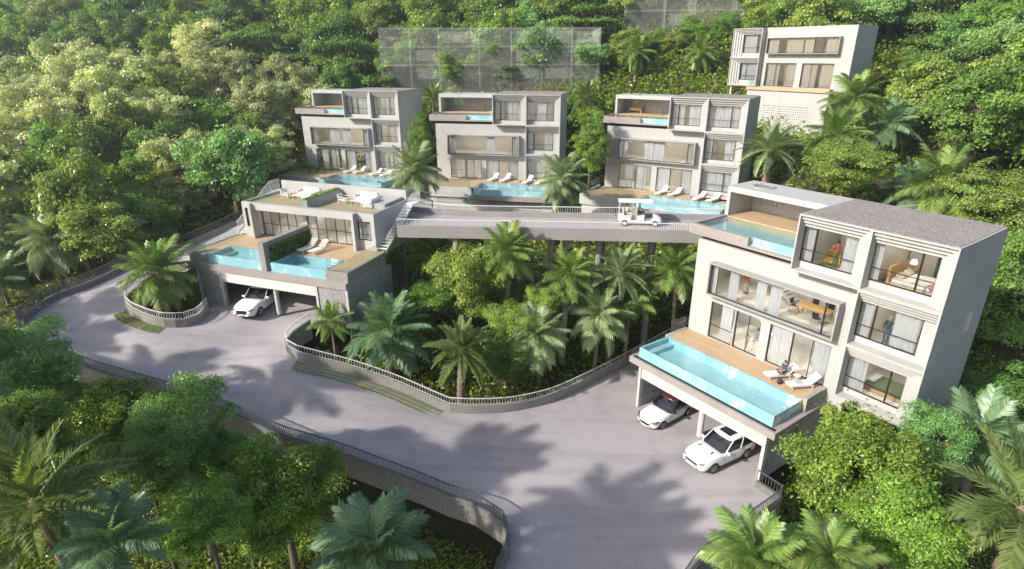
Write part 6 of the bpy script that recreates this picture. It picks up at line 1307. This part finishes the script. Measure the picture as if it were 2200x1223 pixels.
# ---------------------------------------------------------------- undergrowth (one mass of leaves over the ground)
def undergrowth():
    rng = np.random.default_rng(3); n = 58000
    x = rng.uniform(-62, 62, n); y = 9 + (rng.random(n) ** 1.25) * 92; x[:12000] = rng.uniform(-34, 34, 12000); y[:12000] = rng.uniform(11, 50, 12000); x[24000:34000] = rng.uniform(-30, 62, 10000); y[24000:34000] = rng.uniform(66, 112, 10000); x[12000:24000] = rng.uniform(-30, 20, 12000); y[12000:24000] = rng.uniform(10, 32, 12000); keep = np.ones(n, bool)
    px = 1100 + CAM_F * x / (y * .928 + 8); keep &= (px > -150) & (px < 2350)
    keep &= ~inside(x, y, poly)
    for a, b, c, d in ((-24, -8, 38, 52), (8, 26, 26, 43)): keep &= ~((x > a) & (x < b) & (y > c) & (y < d) & (rng.random(n) < 0))
    x, y = x[keep], y[keep]; d = np.sqrt(((x[:, None] - poly[::2, 0])**2 + (y[:, None] - poly[::2, 1])**2).min(1)); ok = d > .55; x, y, d = x[ok], y[ok], d[ok]
    # the house floors stay clear
    for fr, (a, b, c, e) in ((FR_A, (.2, 10.2, -4.6, 1.1)), ((-24.448, 42.408, 0, -20.19), (-.2, 13.8, 0, 5.8))):
        cs, sn = math.cos(R(fr[3])), math.sin(R(fr[3])); u = (x - fr[0]) * cs + (y - fr[1]) * sn; v = -(x - fr[0]) * sn + (y - fr[1]) * cs; k = ~((u > a) & (u < b) & (v > c) & (v < e)); x, y, d = x[k], y[k], d[k]
    op = np.array([(p.x, p.y) for p in OUT_S[:-8]]); sd = np.array([(-side_dir(OUT_S, i).x, -side_dir(OUT_S, i).y) for i in range(len(OUT_S) - 8)]); pk = rng.integers(0, len(op), 3600); of = rng.uniform(.5, 4.0, 3600)
    ex = op[pk] + sd[pk] * of[:, None] + rng.normal(0, .2, (3600, 2)); kk = ~inside(ex[:, 0], ex[:, 1], poly); ex = ex[kk]; x = np.r_[x, ex[:, 0]]; y = np.r_[y, ex[:, 1]]; d = np.r_[d, np.full(len(ex), 1.3)]
    z = np.concatenate([ground(x[i:i+3000], y[i:i+3000]) for i in range(0, len(x), 3000)]); m = len(x)
    hgt = np.clip(rng.gamma(2.2, .28, m), .15, 1.7) * np.where(y > 64, 1.7, 1.0) * np.clip(d * .8, .4, 1); per = np.where(y < 34, 26, np.where(y < 52, 14, 9)).astype(int)
    ci = np.repeat(np.arange(m), per); q = len(ci); dd = rng.normal(size=(q, 3)); dd /= np.linalg.norm(dd, axis=1, keepdims=True); dd[:, 2] = abs(dd[:, 2])
    rad = hgt[ci] * rng.uniform(.3, 1, q) ** .5; C = np.c_[x[ci], y[ci], z[ci]] + dd * rad[:, None] * np.array([.9, .9, 1.0])
    size = np.where(y[ci] < 34, .085, np.where(y[ci] < 52, .13, .24)) * rng.uniform(.6, 1.3, q)
    V, F = leaf_quads(C, dd + rng.normal(size=(q, 3)) * .6 + np.array([0, 0, .3]), size, rng)
    ct = rng.uniform(0, 1, m); tint = np.clip(.45 * rng.random(q) + .55 * ct[ci] ** 1.6, 0, 1)
    tag(link('undergrowth', mesh_np('undergrowth', V, F, M['leaf_ground'], tint)), 'dense low leafy undergrowth covering the ground below the trees', 'undergrowth', kind='stuff')
undergrowth()
# ---------------------------------------------------------------- morning haze in the air
HZ = MB().box(-303, 303, -93, 333, -40, 72); hz = obj('haze', HZ, None); tag(hz, 'thin pale haze filling the air over the hillside', 'haze', kind='stuff')
hm = bpy.data.materials.new('haze_air'); hm.use_nodes = True; hn = hm.node_tree; hn.nodes.remove(hn.nodes['Principled BSDF']); pv = hn.nodes.new('ShaderNodeVolumePrincipled')
pv.inputs['Color'].default_value = (0.97, 0.97, 0.96, 1); pv.inputs['Density'].default_value = 0.0013; pv.inputs['Anisotropy'].default_value = 0.7
hn.links.new(pv.outputs[0], hn.nodes['Material Output'].inputs['Volume']); hz.data.materials.append(hm)
